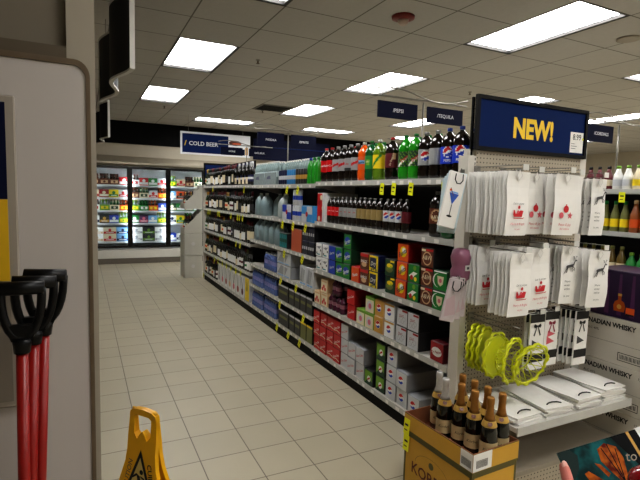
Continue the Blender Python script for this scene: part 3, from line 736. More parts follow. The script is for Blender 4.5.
# second shelf, small bottles
gold_l = mat('label_tan', rgb(150,130,84), .4)
def small(desc, liquid, capm, base, fn=None, txt=None, tcol=None, Hh=.235, R_=.034): return big_bottle(desc, liquid, capm, base, fn, txt, tcol, 0, .02, .15, R_, Hh)
SMb = {'r': small('r',cola,capg,rl,None,'Coke',CM['white']), 's': small('s',cola,capg,slv,None,'Diet',CM['red']), 't': small('t',cola,capg,gold_l), 'p': small('p',cola,capg,CM['silver'],f_globe(.115,.022)), 'd': small('d',cola,capg,CM['maroon']),
       'a': big_bottle('a',cola,capg,CM['brown'],lambda a,z_: CM['tan'] if .8 < math.hypot(a,(z_-.14))/.035 < 1.05 else None,'A&W',CM['cream'],0,.032,.14,.05,.29), 'c': big_bottle('c',dkgreen_l,capgr,CM['green'],lambda a,z_: CM['cream'] if abs(a) < .022 and abs(z_-.14) < .024 else None,None,None,0,.03,.14,.05,.29)}
sdesc = {'r':'small red label cola bottle','s':'small silver label cola bottle','t':'small tan label cola bottle','p':'silver label cola bottle with globe logo','d':'small maroon label soda bottle'}
y = 3.885; k = 0
for kk in 'rrrssssttttt':
    dup(SMb[kk], (GXF+.05,y,SA[2]+.001), (0,0,.6), f'{sdesc[kk]}, {ORD[k]} from the tall carton, second soda shelf', 'small bottles on the second soda shelf')
    if k < 9: dup(SMb['r' if k < 3 else 's'], (GXF+.13,y,SA[2]+.001), (0,0,0), f'small cola bottle behind the {ORD[k]} one from the tall carton, second soda shelf', 'small bottles on the second soda shelf')
    y -= .0745; k += 1
y = 2.965; k = 0
for kk in 'pppd':
    dup(SMb[kk], (GXF+.045,y,SA[2]+.001), (0,0,.6), f'{sdesc[kk]}, {ORD[k]} of the four, second soda shelf', 'small bottles on the second soda shelf'); y -= .078; k += 1
dup(SMb['a'], (GXF+.07,2.44,SA[2]+.001), (0,0,.75), 'brown label root beer bottle beside the martini gift bag on the second soda shelf', 'large bottles at the right of the second soda shelf')
dup(SMb['c'], (GXF+.07,2.325,SA[2]+.001), (0,0,.75), 'green ginger ale bottle at the right end of the second soda shelf', 'large bottles at the right of the second soda shelf')
for t_ in list(BT.values())+list(SMb.values()):
    for ch in list(t_.children): bpy.data.objects.remove(ch)
    bpy.data.objects.remove(t_)

# ---- water / energy section
water = mat('water_plastic', rgb(178,200,200), .12, noise=.15, nscale=60, trans=.35, coat=.4); jug = mat('jug_plastic', rgb(150,172,178), .3, noise=.12, nscale=25, trans=.25)
jug_w = mat('jug_white', rgb(188,200,202), .35, noise=.08, trans=.15)
blue_w = mat('blue_water', rgb(92,112,168), .15, noise=.3, nscale=50, coat=.4); blue_lab = mat('blue_water_label', rgb(130,132,190), .3, noise=.3, nscale=60)
wp = pack_mesh(4,6,.033,.275,water,mat('water_label', rgb(196,212,214), .3),capw)
S = 'top water shelf'
for k, (y, w_) in enumerate(((5.80,'left'),(5.39,'right'))):
    t = tag(put(wp,'water_pack',None,(GXF+.02,y,SBn[4]+.001)), f'clear water bottle pack, {w_} one on the {S}', 'water pack', 'clear water bottle packs')
for k, y in enumerate((4.98,4.565)): tag(put(wp,'water_pack',None,(GXF+.11,y,SBn[4]+.001)), f'clear water bottle pack, {("first","second")[k]} one behind the slim cans on the {S}', 'water pack', 'clear water bottle packs')
# film over the packs
film = mat('shrink_film', rgb(200,214,216), .2, noise=.3, nscale=45, trans=.5)
for o in [x for x in C.objects if x.name.startswith('water_pack')]:
    mb = MB(); mb.box(-.006,-.003,-.197,.197,.002,.145,film); mb.decal([(-.12,.07),(.02,.07),(.0,.11),(-.1,.10)],((-.0062,0,0),(0,-1,0),(0,0,1)),CM['navy'],.0005); mb.build('shrink_film', o)
def can_mesh(colA, colB, r=.027, h=.16):
    mb = MB(); mb.lathe([(r*.85,0),(r,.008),(r,h-.012),(r*.85,h-.002),(r*.85,h)], colA, 14)
    mb.lathe([(r+.0006,h*.35),(r+.0006,h*.62)], colB, 14, cap=False); mb.lathe([(r*.8,h+.0002),(r*.8,h+.0012)], CM['silver'], 14); return mb.mesh('can')
cans = {'navy': (can_mesh(CM['navy'],CM['silver']),'navy and silver slim energy can'), 'sky': (can_mesh(CM['sky'],CM['silver']),'light blue and silver slim energy can'), 'brown': (can_mesh(CM['charcoal'],CM['gold'],.03),'dark can with gold band'), 'white': (can_mesh(CM['silver'],CM['blue']),'silver and blue slim energy can')}
def canrow(key, y0, n, z, shelf, levels=1, x=GXF+.04, sp=.058):
    me, d_ = cans[key]
    for k in range(n):
        for l in range(levels):
            tag(put(me,'drink_can',None,(x,y0-k*sp,z+.001+l*.1625)), f'{d_}, {ORD[k]} from left{"" if levels == 1 else (", lower tier",", upper tier")[l]}, {shelf}', 'can', 'slim cans in the energy drink section')
canrow('navy',5.10,4,SBn[4],S,1); canrow('sky',4.86,4,SBn[4],S,1); canrow('brown',4.615,4,SBn[4],S,1,sp=.064)
canrow2 = [('navy',5.10,8)]
gb = mat('green_sport', rgb(40,150,40), .3, coat=.3)
for k, (y, cap_) in enumerate(((4.345,capb),(4.26,capgr),(4.175,capgr))):
    mb = MB(); mb.lathe([(.03,0),(.036,.01),(.036,.08),(.031,.10),(.036,.15),(.03,.19),(.016,.22),(.014,.235)],gb,14)
    t = thing('sport_bottle', f'bright green drink bottle, {ORD[k]} from left at the right end of the {S}', 'bottle', (GXF+.055,y,SBn[4]+.001), group='green bottles on the top shelf'); mb.build('bottle_body', t)
    MB().lathe([(.0165,.2355),(.0165,.26)],cap_,12).build('cap', t)
# gallon jugs
def jug_mesh(m_):
    mb = MB(); sec = [(.066,0),(.075,.01),(.075,.15),(.070,.18),(.05,.225),(.022,.25),(.018,.262)]; n = 20; vs = []
    for r, z_ in sec:
        for i in range(n):
            a = 2*PI*i/n; e = 1/max(abs(math.cos(a)),abs(math.sin(a)))**.55 if z_ < .2 else 1; vs.append((r*e*math.cos(a), r*e*math.sin(a), z_))
    fs = [(k*n+i,k*n+(i+1) % n,(k+1)*n+(i+1) % n,(k+1)*n+i) for k in range(len(sec)-1) for i in range(n)]+[tuple(range(n-1,-1,-1)),tuple((len(sec)-1)*n+i for i in range(n))]
    mb.add(vs, fs, m_, True); return mb.mesh('jug_body')
jm = jug_mesh(jug); jmw = jug_mesh(jug_w)
hm = MB().tube([(0,-.03,.245),(0,-.055,.25),(0,-.08,.22),(0,-.082,.18),(0,-.068,.155)],.009,jug,8).mesh('handle'); cm_ = MB().lathe([(.021,.2625),(.021,.28)],capw,14).mesh('cap')
def put_jug(y, z_, w_, m_=jm, x=GXF+.10):
    t = thing('water_jug', f'pale gallon water jug, {w_}', 'jug', (x,y,z_+.001), group='gallon water jugs'); put(m_,'jug_body',t); put(hm,'handle',t); put(cm_,'cap',t)
S2 = 'second water shelf'; S3w = 'third water shelf'
put_jug(5.93,SBn[3],f'left end of the front row, {S2}'); put_jug(5.72,SBn[3],f'second in the front row, {S2}'); put_jug(5.52,SBn[3],f'set back third, {S2}',x=GXF+.2); put_jug(5.32,SBn[3],f'set back fourth, {S2}',x=GXF+.2); put_jug(5.11,SBn[3],f'white one beside the blue cans, {S2}',jmw)
for k, y in enumerate((5.94,5.76,5.58,5.40,5.21)): put_jug(y,SBn[2],f'{ORD[k]} from the left, {S3w}')
# energy cartons
def X_check(a, b):
    def f(mb, fr, w, h):
        mb.rect(-w*.48,0,h*.5,h*.96,fr,CM[a],.0008); mb.rect(0,w*.48,h*.04,h*.5,fr,CM[a],.0008); mb.disc(0,h*.5,w*.1,fr,CM['red'],.0016,12)
    return f
def X_cans(a, b, n=3):
    def f(mb, fr, w, h):
        for k in range(n):
            x = -w/2+w*(k+.5)/n; mb.rect(x-w/n*.36,x+w/n*.36,h*.08,h*.9,fr,CM[a],.0008); mb.rect(x-w/n*.3,x+w/n*.3,h*.4,h*.62,fr,CM[b],.0014)
    return f
rb1 = carton_mesh(.26,.165,.2,CM['silver'],CM['navy'],X_check('blue','silver')); rb2 = carton_mesh(.26,.165,.2,CM['silver'],CM['sky'],X_check('sky','silver'))
tag(put(rb1,'energy_carton',None,(GXF+.012,4.845,SBn[3]+.001)), f'blue and silver checkered energy drink carton on the {S2}', 'carton')
tag(put(rb2,'energy_carton',None,(GXF+.012,4.32,SBn[3]+.001)), f'light blue and silver checkered energy drink carton on the {S2}', 'carton')
canrow('white',4.68,3,SBn[3],S2,2,sp=.065); 
rb3 = carton_mesh(.2,.15,.2,CM['navy'],CM['navy'],X_cans('silver','blue'))
dk = carton_mesh(.22,.17,.25,CM['darkgreen'],CM['charcoal'],X_cans('teal','darkgreen',4)); org = carton_mesh(.27,.24,.25,col_m('copper',186,92,60),CM['brown'],None)
nv = carton_mesh(.14,.137,.25,CM['navy'],CM['black'],X_cans('charcoal','silver',3))
tag(put(dk,'drink_carton',None,(GXF+.012,4.93,SBn[2]+.001)), f'dark green can carton on the {S3w}', 'carton')
tag(put(org,'drink_carton',None,(GXF+.012,4.565,SBn[2]+.001)), f'plain copper orange carton on the {S3w}', 'carton')
for k in range(2):
    for l in range(2): tag(put(nv,'drink_carton',None,(GXF+.012,4.345-k*.145,SBn[2]+.001+l*.139)), f'navy and silver can carton, {("lower","upper")[l]} {("left","right")[k]} of the four on the {S3w}', 'carton', 'navy can cartons')
bw = pack_mesh(3,6,.033,.20,blue_w,blue_lab,CM['silver'])
def bpack(y, z_, w_): tag(put(bw,'water_pack',None,(GXF+.012,y,z_+.001)), f'blue tinted water bottle pack, {w_}', 'water pack', 'blue water bottle packs')
S4w, S5w, S6w = 'fourth water shelf','fifth water shelf','bottom water shelf'
bpack(5.38,SBn[1],f'only one on the {S4w}')
for z_, s_ in ((SBn[0],S5w),(DB,S6w)): bpack(5.82,z_,f'left one on the {s_}'); bpack(5.35,z_,f'right one on the {s_}')
def X_greybox(mb, fr, w, h):
    mb.decal([(-w*.45,h*.2),(w*.1,h*.15),(w*.3,h*.8),(-w*.2,h*.9)],fr,CM['grey'],.0008); mb.rect(-w*.4,w*.4,h*.06,h*.14,fr,CM['lightblue'],.0012); mb.rect(w*.02,w*.06,.004,h-.004,fr,CM['white'],.0014)
gbx = carton_mesh(.40,.135,.3,CM['silver'],CM['grey'],X_greybox); gb2 = carton_mesh(.16,.20,.3,CM['silver'],CM['silver'],X_greybox)
for l in range(2): tag(put(gbx,'drink_carton',None,(GXF+.012,4.90,SBn[1]+.001+l*.137)), f'wide grey and white carton, {("lower","upper")[l]} one on the {S4w}', 'carton', 'wide grey cartons')
for k in range(2): tag(put(gb2,'drink_carton',None,(GXF+.012,4.38-k*.168,SBn[1]+.001)), f'square pale grey carton, {("left","right")[k]} of the pair on the {S4w}', 'carton', 'square pale grey cartons')
def X_dk(c):
    def f(mb, fr, w, h): mb.rect(-w*.38,w*.38,h*.45,h*.62,fr,CM['olive'],.0008); mb.rect(-w*.48,w*.48,h*.86,h*.97,fr,CM[c],.0008)
    return f
d1 = carton_mesh(.30,.18,.25,CM['charcoal'],CM['black'],X_dk('silver')); d2 = carton_mesh(.14,.18,.25,CM['charcoal'],CM['black'],X_dk('silver')); d3 = carton_mesh(.14,.18,.25,CM['olive'],CM['black'],X_dk('yellow'))
tag(put(d1,'drink_carton',None,(GXF+.012,4.90,SBn[0]+.001)), f'wide dark carton beside the blue water pack on the {S5w}', 'carton')
for k in range(4): tag(put(d2,'drink_carton',None,(GXF+.012,4.66-k*.15,SBn[0]+.001)), f'small dark carton with pale top, {ORD[k]} right of the wide one, {S5w}', 'carton', 'small dark cartons')
tag(put(d1,'drink_carton',None,(GXF+.012,4.88,DB+.001)), f'wide dark carton beside the blue water pack on the {S6w}', 'carton')
for k in range(4): tag(put(d2 if k < 2 else d3,'drink_carton',None,(GXF+.012,4.64-k*.15,DB+.001)), f'small {"dark" if k < 2 else "olive and yellow"} carton, {ORD[k]} right of the wide one, {S6w}', 'carton', 'small dark cartons')

# ---- wine bottles
wg = mat('wine_glass', rgb(16,16,14), .1, coat=.5); wgr = mat('wine_green', rgb(34,52,24), .12, coat=.5)
def wine_mesh(glass_, foil, lab, lab2=None, tall=1.0, lz=(.045,.13), r=.037, burg=False):
    mb = MB()
    if burg: mb.lathe([(.03,0),(r,.005),(r,.14*tall),(r*.8,.18*tall),(.018,.225*tall),(.0145,.24*tall)], glass_, 12)
    else: mb.lathe([(.03,0),(r,.005),(r,.175*tall),(r*.88,.20*tall),(.016,.225*tall),(.0145,.24*tall)], glass_, 12)
    mb.lathe([(.0148,.2405*tall),(.0155,.30*tall)], foil, 10)
    n = 12; vs = []; z0, z1 = lz[0], lz[1]+.018      # front-only paper label
    for z_ in (z0, z1):
        for k in range(8):
            t_ = PI+(-1.35+2.7*k/7); vs.append(((r+.0008)*math.cos(t_), (r+.0008)*math.sin(t_), z_))
    mb.add(vs, [(k,k+8,k+9,k+1) for k in range(7)], lab, True)
    if lab2:
        m_ = (z0+z1)/2; vs = []
        for z_ in (m_-.015, m_+.015):
            for k in range(8):
                t_ = PI+(-1.3+2.6*k/7); vs.append(((r+.0014)*math.cos(t_), (r+.0014)*math.sin(t_), z_))
        mb.add(vs, [(k,k+8,k+9,k+1) for k in range(7)], lab2, True)
    return mb.mesh('wine_bottle')
WM = [(wine_mesh(wg,CM['maroon'],CM['cream'],lz=(.05,.15)),'dark wine bottle with cream label and maroon foil'),(wine_mesh(wg,CM['black'],CM['white'],lz=(.03,.12)),'dark wine bottle with white label and black foil'),(wine_mesh(wg,CM['charcoal'],CM['white'],CM['maroon'],1.06,(.04,.14)),'dark wine bottle with white and maroon label'),(wine_mesh(wgr,CM['gold'],CM['cream'],CM['orange'],.98,(.05,.12),.040,True),'green wine bottle with orange banded label'),(wine_mesh(wg,CM['maroon'],CM['charcoal'],None,1.04,(.06,.13)),'dark wine bottle with charcoal label and red foil'),(wine_mesh(wg,CM['black'],CM['cream'],None,.94,(.02,.09),.040,True),'short dark wine bottle with low cream label'),(wine_mesh(wgr,CM['olive'],CM['white'],CM['green'],1.0,(.03,.11),.040,True),'green wine bottle with green banded label'),(wine_mesh(wg,CM['silver'],CM['navy'],CM['silver'],1.05,(.05,.12)),'dark wine bottle with navy label')]
rows = [(SW[3],'top wine shelf','3 6 1 1 0 0 1 5 1 1 0 5 1 0 0 4 4 1 4 0 4 5 7 5 7 5 7 5 7 7'),(SW[2],'second wine shelf','3 3 4 1 1 0 2 1 1 0 4 0 0 4 4 3 3 5 2 2 4 1 0 4 4 5 1 5 1 4'),(SW[1],'third wine shelf','6 6 5 1 1 1 1 0 1 1 4 4 0 3 1 1 4 2 2 7 4 1 1 1 5 1 1 4 0 0'),(SW[0],'fourth wine shelf','3 3 5 1 1 5 4 0 0 4 1 1 5 1 1 1 0 1 1 1 1 1 5 1 2 2 4 6 1 1')]
for z_, nm, seq in rows:
    for k, c in enumerate(seq.split()):
        y = W1-.07-k*.0888
        me, d_ = WM[int(c)]
        tag(put(me,'wine_bottle',None,(GXF+.05+random.uniform(0,.008),y,z_+.001),(0,0,.25+random.random()*.6)), f'{d_}, {ORD[k]} from far end, {nm}', 'wine bottle', 'wine bottles on the far shelving')
for k in range(10):
    tag(put(WM[(k*3) % 5][0],'wine_bottle',None,(GXF+.05,W1-.07-k*.0888,DB+.001)), f'{WM[(k*3)%5][1]}, {ORD[k]} from far end, bottom wine shelf', 'wine bottle', 'wine bottles on the far shelving')
def X_bag(c1, c2):
    def f(mb, fr, w, h):
        mb.decal([(-w*.3,h*.9),(-w*.2,h*.9),(w*.02,h*.35),(-w*.05,h*.3)],fr,CM['charcoal'],.0008); mb.decal([(w*.3,h*.9),(w*.2,h*.9),(-w*.02,h*.4),(w*.05,h*.3)],fr,CM[c2],.001)
        mb.disc(0,h*.28,w*.26,fr,CM[c1],.0014,14)
    return f
for k in range(8):
    c1, c2 = (('grey','charcoal'),('pink','grey'),('crimson','grey'),('tan','charcoal'),('pink','charcoal'),('crimson','grey'),('maroon','grey'),('yellow','olive'))[k]
    me = carton_mesh(.185,.32,.25,CM['yellow'] if k == 7 else CM['white'],CM['silver'],X_bag(c1,c2))
    tag(put(me,'wine_box',None,(GXF+.012,7.70-k*.213,DB+.001)), f'{"yellow" if k == 7 else "white"} boxed wine with {c1} print, {ORD[k]} from the far end of the bottom wine shelf', 'box', 'boxed wine on the bottom shelf')

# ---- yellow price tags hanging from the rails
def tag_mesh(w, h):
    mb = MB(); mb.box(-.0015,0,-w/2,w/2,-h,0,yellow_tag); fr = ((-.0017,0,0),(0,-1,0),(0,0,1))
    mb.rect(-w*.3,w*.3,-h*.45,-h*.32,fr,black_ink); mb.rect(-w*.35,w*.2,-h*.75,-h*.68,fr,black_ink); return mb.mesh('price_tag')
tgm = tag_mesh(.052,.085)
tags = [('top soda shelf',SA[3],(2.98,2.83,2.63,2.30)),('top water shelf',SBn[4],(4.80,4.52)),('second water shelf',SBn[3],(4.92,4.62,4.30)),('third water shelf',SBn[2],(4.85,4.36)),('fourth water shelf',SBn[1],(4.93,4.50)),('fifth water shelf',SBn[0],(4.95,4.30)),('bottom water shelf',DB,(5.02,4.68,4.38)),
        ('top wine shelf',SW[3],(8.1,6.35)),('second wine shelf',SW[2],(8.45,8.3,7.75,7.65,6.98,6.65,6.55,6.40)),('third wine shelf',SW[1],(7.6,7.45,6.7,6.5)),('fourth wine shelf',SW[0],(7.95,7.72,7.45,7.2,6.95,6.7,6.45)),('bottom wine shelf',DB,(8.75,))]
for nm, z_, ys in tags:
    for k, y in enumerate(ys):
        tag(put(tgm,'price_tag',None,(GXF-.0002,y,z_-.02),(random.uniform(.0,.15) if 'soda' in nm else random.uniform(.3,.6),0,0)), f'yellow price tag, {ORD[k]} from the left on the {nm}', 'price tag', 'yellow price tags')

# ------------------------------------------------------------------ carton dump bin at the far end
bin_w = mat('bin_card', rgb(196,194,184), .6, noise=.06, nscale=8)
t = thing('dump_bin', 'stacked white cardboard display bins with slanted cut sides, far end of shelving', 'display bin', (1.665,8.98,0))
for k in range(2):
    z0 = k*.42; mb = MB(); mb.box(0,.33,0,.42,z0,z0+.415,bin_w,.004)
    fr = ((0,-.0008,0),(1,0,0),(0,0,1)); mb.disc(.16,z0+.22,.035,fr,paper_shade,.0005,12); mb.build('carton', t)
def tray(z0, nm):
    mb = MB(); hL, hR = .10, .44
    mb.prism([(0,z0),(.33,z0),(.33,z0+hR),(.0,z0+hL)],0,.012,bin_w); mb.prism([(0,z0),(.33,z0),(.33,z0+hR),(.0,z0+hL)],.408,.42,bin_w)
    mb.box(.318,.33,.0125,.4075,z0,z0+hR,bin_w); mb.box(0,.012,.0125,.4075,z0,z0+hL,bin_w); mb.box(.0125,.3175,.0125,.4075,z0,z0+.008,bin_w); mb.build('tray', t)
tray(.841,'tray'); tray(1.29,'tray')
k = 0
for lvl, z_ in ((0,.85),(1,1.30)):
    for i in range(2):
        for j in range(4):
            tag(put(WM[(i+j+lvl) % 5][0],'wine_bottle',None,(1.665+.07+i*.085,9.04+j*.09,z_+.001)), f'wine bottle in the {("lower","upper")[lvl]} cardboard tray, {ORD[j]} back in the {("left","right")[i]} column', 'wine bottle', 'wine bottles in the cardboard bins')

# ------------------------------------------------------------------ aisle marker poles and signs
def sign_plate(w, h, txt, t, x, z, size=.045, m_=navy_dark):
    mb = MB(); mb.box(x,x+w,-.006,.006,z,z+h,m_)
    mb.text(txt, size, x+w/2, z+h*.5, ((0,-.0066,0),(1,0,0),(0,0,1)), sign_white, .0004, bold=.01)
    return mb.build('sign_plate', t)
def marker(label, x, y, zb, zt, words, w=.37, h=.125, left=True, right=True, size=.04):
    t = thing('aisle_marker', label, 'sign', (x,y,0), group='pole signs on the shelving')
    MB().tube([(0,0,zb),(0,0,zt)], .008, wire, 10).build('pole', t)
    MB().tube([(-.47,0,zt+.015),(.45,0,zt+.015)], .007, wire, 8).build('crossbar', t)
    pts = [(-.47+.92*k/20, -.012, zt+.045+.035*math.cos(k/20*2*PI-1.2)) for k in range(21)]
    MB().tube(pts, .006, wire, 8).build('wavy_rod', t)
    if left: sign_plate(w,h,words[0],t,-.43,zt-h-.025,size)
    if right: sign_plate(w,h,words[1],t,.04,zt-h-.025,size)
    MB().lathe([(.03,zb-.001),(.03,zb+.02)], wire, 12).build('clamp', t)
PX = GB+.015
marker('pole sign with two navy plates reading pepsi and tequila above the soda bottles', PX, 3.16, 1.762, 2.36, ('/PEPSI','/TEQUILA'))
marker('pole sign with two small navy plates behind the water packs', PX, 5.99, 1.762, 2.42, ('/VODKA','/SPIRITS'), h=.18)
marker('pole sign with two small navy plates over the wine shelves', PX-.03, 7.7, 1.762, 2.36, ('/WINE','/LIQUEUR'), w=.36)
marker('pole sign with navy plate reading cordials beyond the lettered header', 4.44, 2.82, 1.762, 2.32, ('/CORDIALS','/RUM'), w=.34, h=.15, right=False)
# COLD BEER sign
t = thing('hanging_sign', 'white framed blue hanging sign reading cold beer above the aisle end', 'sign', (1.68,9.5,2.32))
mb = MB(); W_, H_ = 1.38, .43
for a in ((0,W_,0,.035),(0,W_,H_-.035,H_),(0,.035,.035,H_-.035),(W_-.035,W_,.035,H_-.035)): mb.box(a[0],a[1],-.015,.015,a[2],a[3],sign_white)
mb.build('frame', t)
mb = MB(); mb.box(.036,.93,-.008,.008,.036,H_-.036,navy); fr = ((0,-.009,0),(1,0,0),(0,0,1))
mb.text('/', .13, .095,.215,fr,gold_ink,.001,align='CENTER',bold=.03); mb.text('COLD BEER', .108, .445,.215, fr, sign_white, .001, bold=.02)
mb.box(.931,W_-.036,-.008,.008,.036,H_-.036,sign_white); mb.box(.85,1.27,-.012,-.0085,.04,.16,navy_dark); mb.text('/BEER', .05, 1.06,.10, ((0,-.0125,0),(1,0,0),(0,0,1)), sign_white,.0005)
mb.disc(1.07,.27,.13,fr,CM['brown'],.001,18,ry=.05); mb.disc(1.10,.255,.09,fr,CM['orange'],.0016,14,ry=.02); mb.rect(1.28,1.335,.05,.20,fr,CM['gold'],.001)
mb.build('face', t)
for x in (.15, W_-.15): MB().tube([(x,0,H_),(x,0,CH-2.322)], .0025, wire, 6).build('cable', t)
t = thing('wall_sign', 'long dark blue glossy panel on the back wall behind the pole signs', 'sign', (3.70,11.24,2.42))
MB().box(0,2.05,-.03,.0,0,.50,navy_dark).build('panel', t); MB().box(.02,2.03,-.034,-.031,.30,.32,navy).build('stripe', t)

# ------------------------------------------------------------------ endcap
EX0, EX1, EY = 1.985, 2.945, 2.10
peg = None
def peg_mat():
    m = bpy.data.materials.new('pegboard'); m.use_nodes = True; nt = m.node_tree; b = nt.nodes['Principled BSDF']
    tc = nt.nodes.new('ShaderNodeTexCoord'); sc = nt.nodes.new('ShaderNodeVectorMath'); sc.operation = 'SCALE'; sc.inputs['Scale'].default_value = 1/.0254
    fr_ = nt.nodes.new('ShaderNodeVectorMath'); fr_.operation = 'FRACTION'; sb = nt.nodes.new('ShaderNodeVectorMath'); sb.operation = 'SUBTRACT'; sb.inputs[1].default_value = (.5,.5,.5)
    ml = nt.nodes.new('ShaderNodeVectorMath'); ml.operation = 'MULTIPLY'; ml.inputs[1].default_value = (1,0,1)
    ln = nt.nodes.new('ShaderNodeVectorMath'); ln.operation = 'LENGTH'; lt = nt.nodes.new('ShaderNodeMath'); lt.operation = 'LESS_THAN'; lt.inputs[1].default_value = .16
    mx = nt.nodes.new('ShaderNodeMix'); mx.data_type = 'RGBA'; mx.inputs[6].default_value = (*rgb(168,158,140),1); mx.inputs[7].default_value = (*rgb(40,36,32),1)
    for a, b_ in ((tc.outputs['Object'],sc.inputs[0]),(sc.outputs[0],fr_.inputs[0]),(fr_.outputs[0],sb.inputs[0]),(sb.outputs[0],ml.inputs[0]),(ml.outputs[0],ln.inputs[0]),(ln.outputs['Value'],lt.inputs[0]),(lt.outputs[0],mx.inputs[0]),(mx.outputs[2],b.inputs['Base Color'])): nt.links.new(a,b_)
    b.inputs['Roughness'].default_value = .5; return m
peg = peg_mat()
t = thing('endcap_shelving', 'white pegboard end display with navy header and two low shelves', 'shelving', (0,0,0))
MB().box(EX0+.053,EX1,EY+.012,EY+.03,.16,1.90,peg).build('pegboard', t)
for x in (EX0, EX1+.001): 
    L_ = x == EX0; xa, xb = (x-.008, x+.052) if L_ else (x, x+.058)
    mb = MB().box(xa,xb,EY+.012,EY+.09,0,1.852 if L_ else 1.96,white_paint)
    fr = ((0,EY+.0115,0),(1,0,0),(0,0,1)); z_ = .2
    if L_:
        while z_ < 1.84: mb.rect(xb-.012,xb-.005,z_,z_+.014,fr,black_ink); z_ += .0254
    mb.build('upright', t)
MB().box(EX0,EX1+.058,EY+.031,EY+.06,1.80,1.89,white_paint).build('crossbeam', t)
sh = MB().box(EX0,EX1,1.665,EY+.010,.405,.43,shelf_white).build('shelf', t)
MB().box(EX0,EX1,1.655,1.664,.39,.436,rail_grey).build('price_rail', sh)
for x in (EX0+.003, EX1-.006): MB().prism([(1.75,.404),(EY+.01,.404),(EY+.01,.31)],x,x+.003,shelf_white,axis='x').build('bracket', sh)
dk_ = MB().box(EX0,EX1,1.70,EY+.010,.13,.155,mat('deck_paint', rgb(150,142,128), .45, noise=.06)).build('base_deck', t)
MB().box(EX0+.005,EX1-.005,1.705,1.715,0,.129,peg).build('kick_plate', dk_)
# header sign
hs = MB(); a0, a1, z0, z1 = EX0+.02, EX1+.02, 1.885, 2.195; w = .022
for b in ((a0,a1,z0,z0+w),(a0,a1,z1-w,z1),(a0,a0+w,z0+w,z1-w),(a1-w,a1,z0+w,z1-w)): hs.box(b[0],b[1],EY-.012,EY+.010,b[2],b[3],black)
hs.box(a0+w,a1-w,EY+.004,EY+.009,z0+w,z1-w,black)
ho = hs.build('header_frame', t)
mb = MB(); mb.box(a0+w,a1-w,EY-.002,EY+.003,z0+w,z1-w,mat('header_navy', rgb(16,38,88), .7, spec=.1)); fr = ((0,EY-.0025,0),(1,0,0),(0,0,1))
mb.text('NEW!', .158, a0+.47,(z0+z1)/2-.005, fr, gold_ink, .0006, sx=.86, bold=.045)
mb.rect(a1-.155,a1-.03,z0+.035,z0+.165,fr,white_paper,.001); mb.text('8.99',.052,a1-.092,z0+.135,fr,black_ink,.0016,bold=.01,sx=.9)
mb.rect(a1-.145,a1-.11,z0+.09,z0+.093,fr,grey_ink,.0016); mb.rect(a1-.145,a1-.09,z0+.075,z0+.078,fr,grey_ink,.0016); mb.rect(a1-.145,a1-.10,z0+.06,z0+.063,fr,grey_ink,.0016); mb.disc(a1-.035,z0+.125,.008,fr,yellow_tag,.0018,10)
mb.build('header_print', ho)
for x in (a0+.003, a1-.018): MB().box(x,x+.015,EY+.0305,EY+.042,1.70,z1-.01,black).build('sign_support', t)

# hooks
hook_flap = mat('hook_flap', rgb(205,205,200), .4)
def hook(x, z_, y0=1.78, label=None, flap=True, wide=0):
    t = thing('peg_hook', label, 'hook', (x,EY+.010,z_), group='pegboard hooks on the end display')
    L = EY+.010-y0
    MB().tube([(0,-.002,0),(0,-L,0),(0,-L-.006,.012)], .003, wire, 6).build('prong', t)
    MB().tube([(0,-.002,.028),(0,-L-.012,.028)], .0025, wire, 6).build('upper_wire', t)
    MB().box(-.022,.022,-.006,-.001,-.012,.036,wire).build('back_plate', t)
    if flap: MB().box(-.02,.02,-L-.016,-L-.0135,.0,.03,hook_flap).build('label_holder', t)
# gift bags ---------------------------------------------------------------
def sleigh(mb, fr, cx, cz, s_, m_):
    mb.decal([(cx-.03*s_,cz),(cx+.022*s_,cz),(cx+.03*s_,cz+.028*s_),(cx+.01*s_,cz+.03*s_),(cx-.002*s_,cz+.016*s_),(cx-.022*s_,cz+.014*s_),(cx-.028*s_,cz+.03*s_),(cx-.036*s_,cz+.03*s_),(cx-.037*s_,cz+.01*s_)],fr,m_,.0012)
    mb.decal([(cx-.034*s_,cz-.009*s_),(cx+.03*s_,cz-.009*s_),(cx+.036*s_,cz-.002*s_),(cx+.034*s_,cz-.001*s_),(cx+.028*s_,cz-.006*s_),(cx-.034*s_,cz-.006*s_)],fr,m_,.0012)
    mb.disc(cx,cz+.043*s_,.008*s_,fr,m_,.0012,10); mb.disc(cx-.004*s_,cz+.02*s_,.010*s_,fr,pink_ink,.0009,10)
def star(mb, fr, cx, cz, r, m_): mb.decal([(cx+(r if k % 2 == 0 else r*.45)*math.cos(PI/2+k*PI/5), cz+(r if k % 2 == 0 else r*.45)*math.sin(PI/2+k*PI/5)) for k in range(10)],fr,m_,.0012)
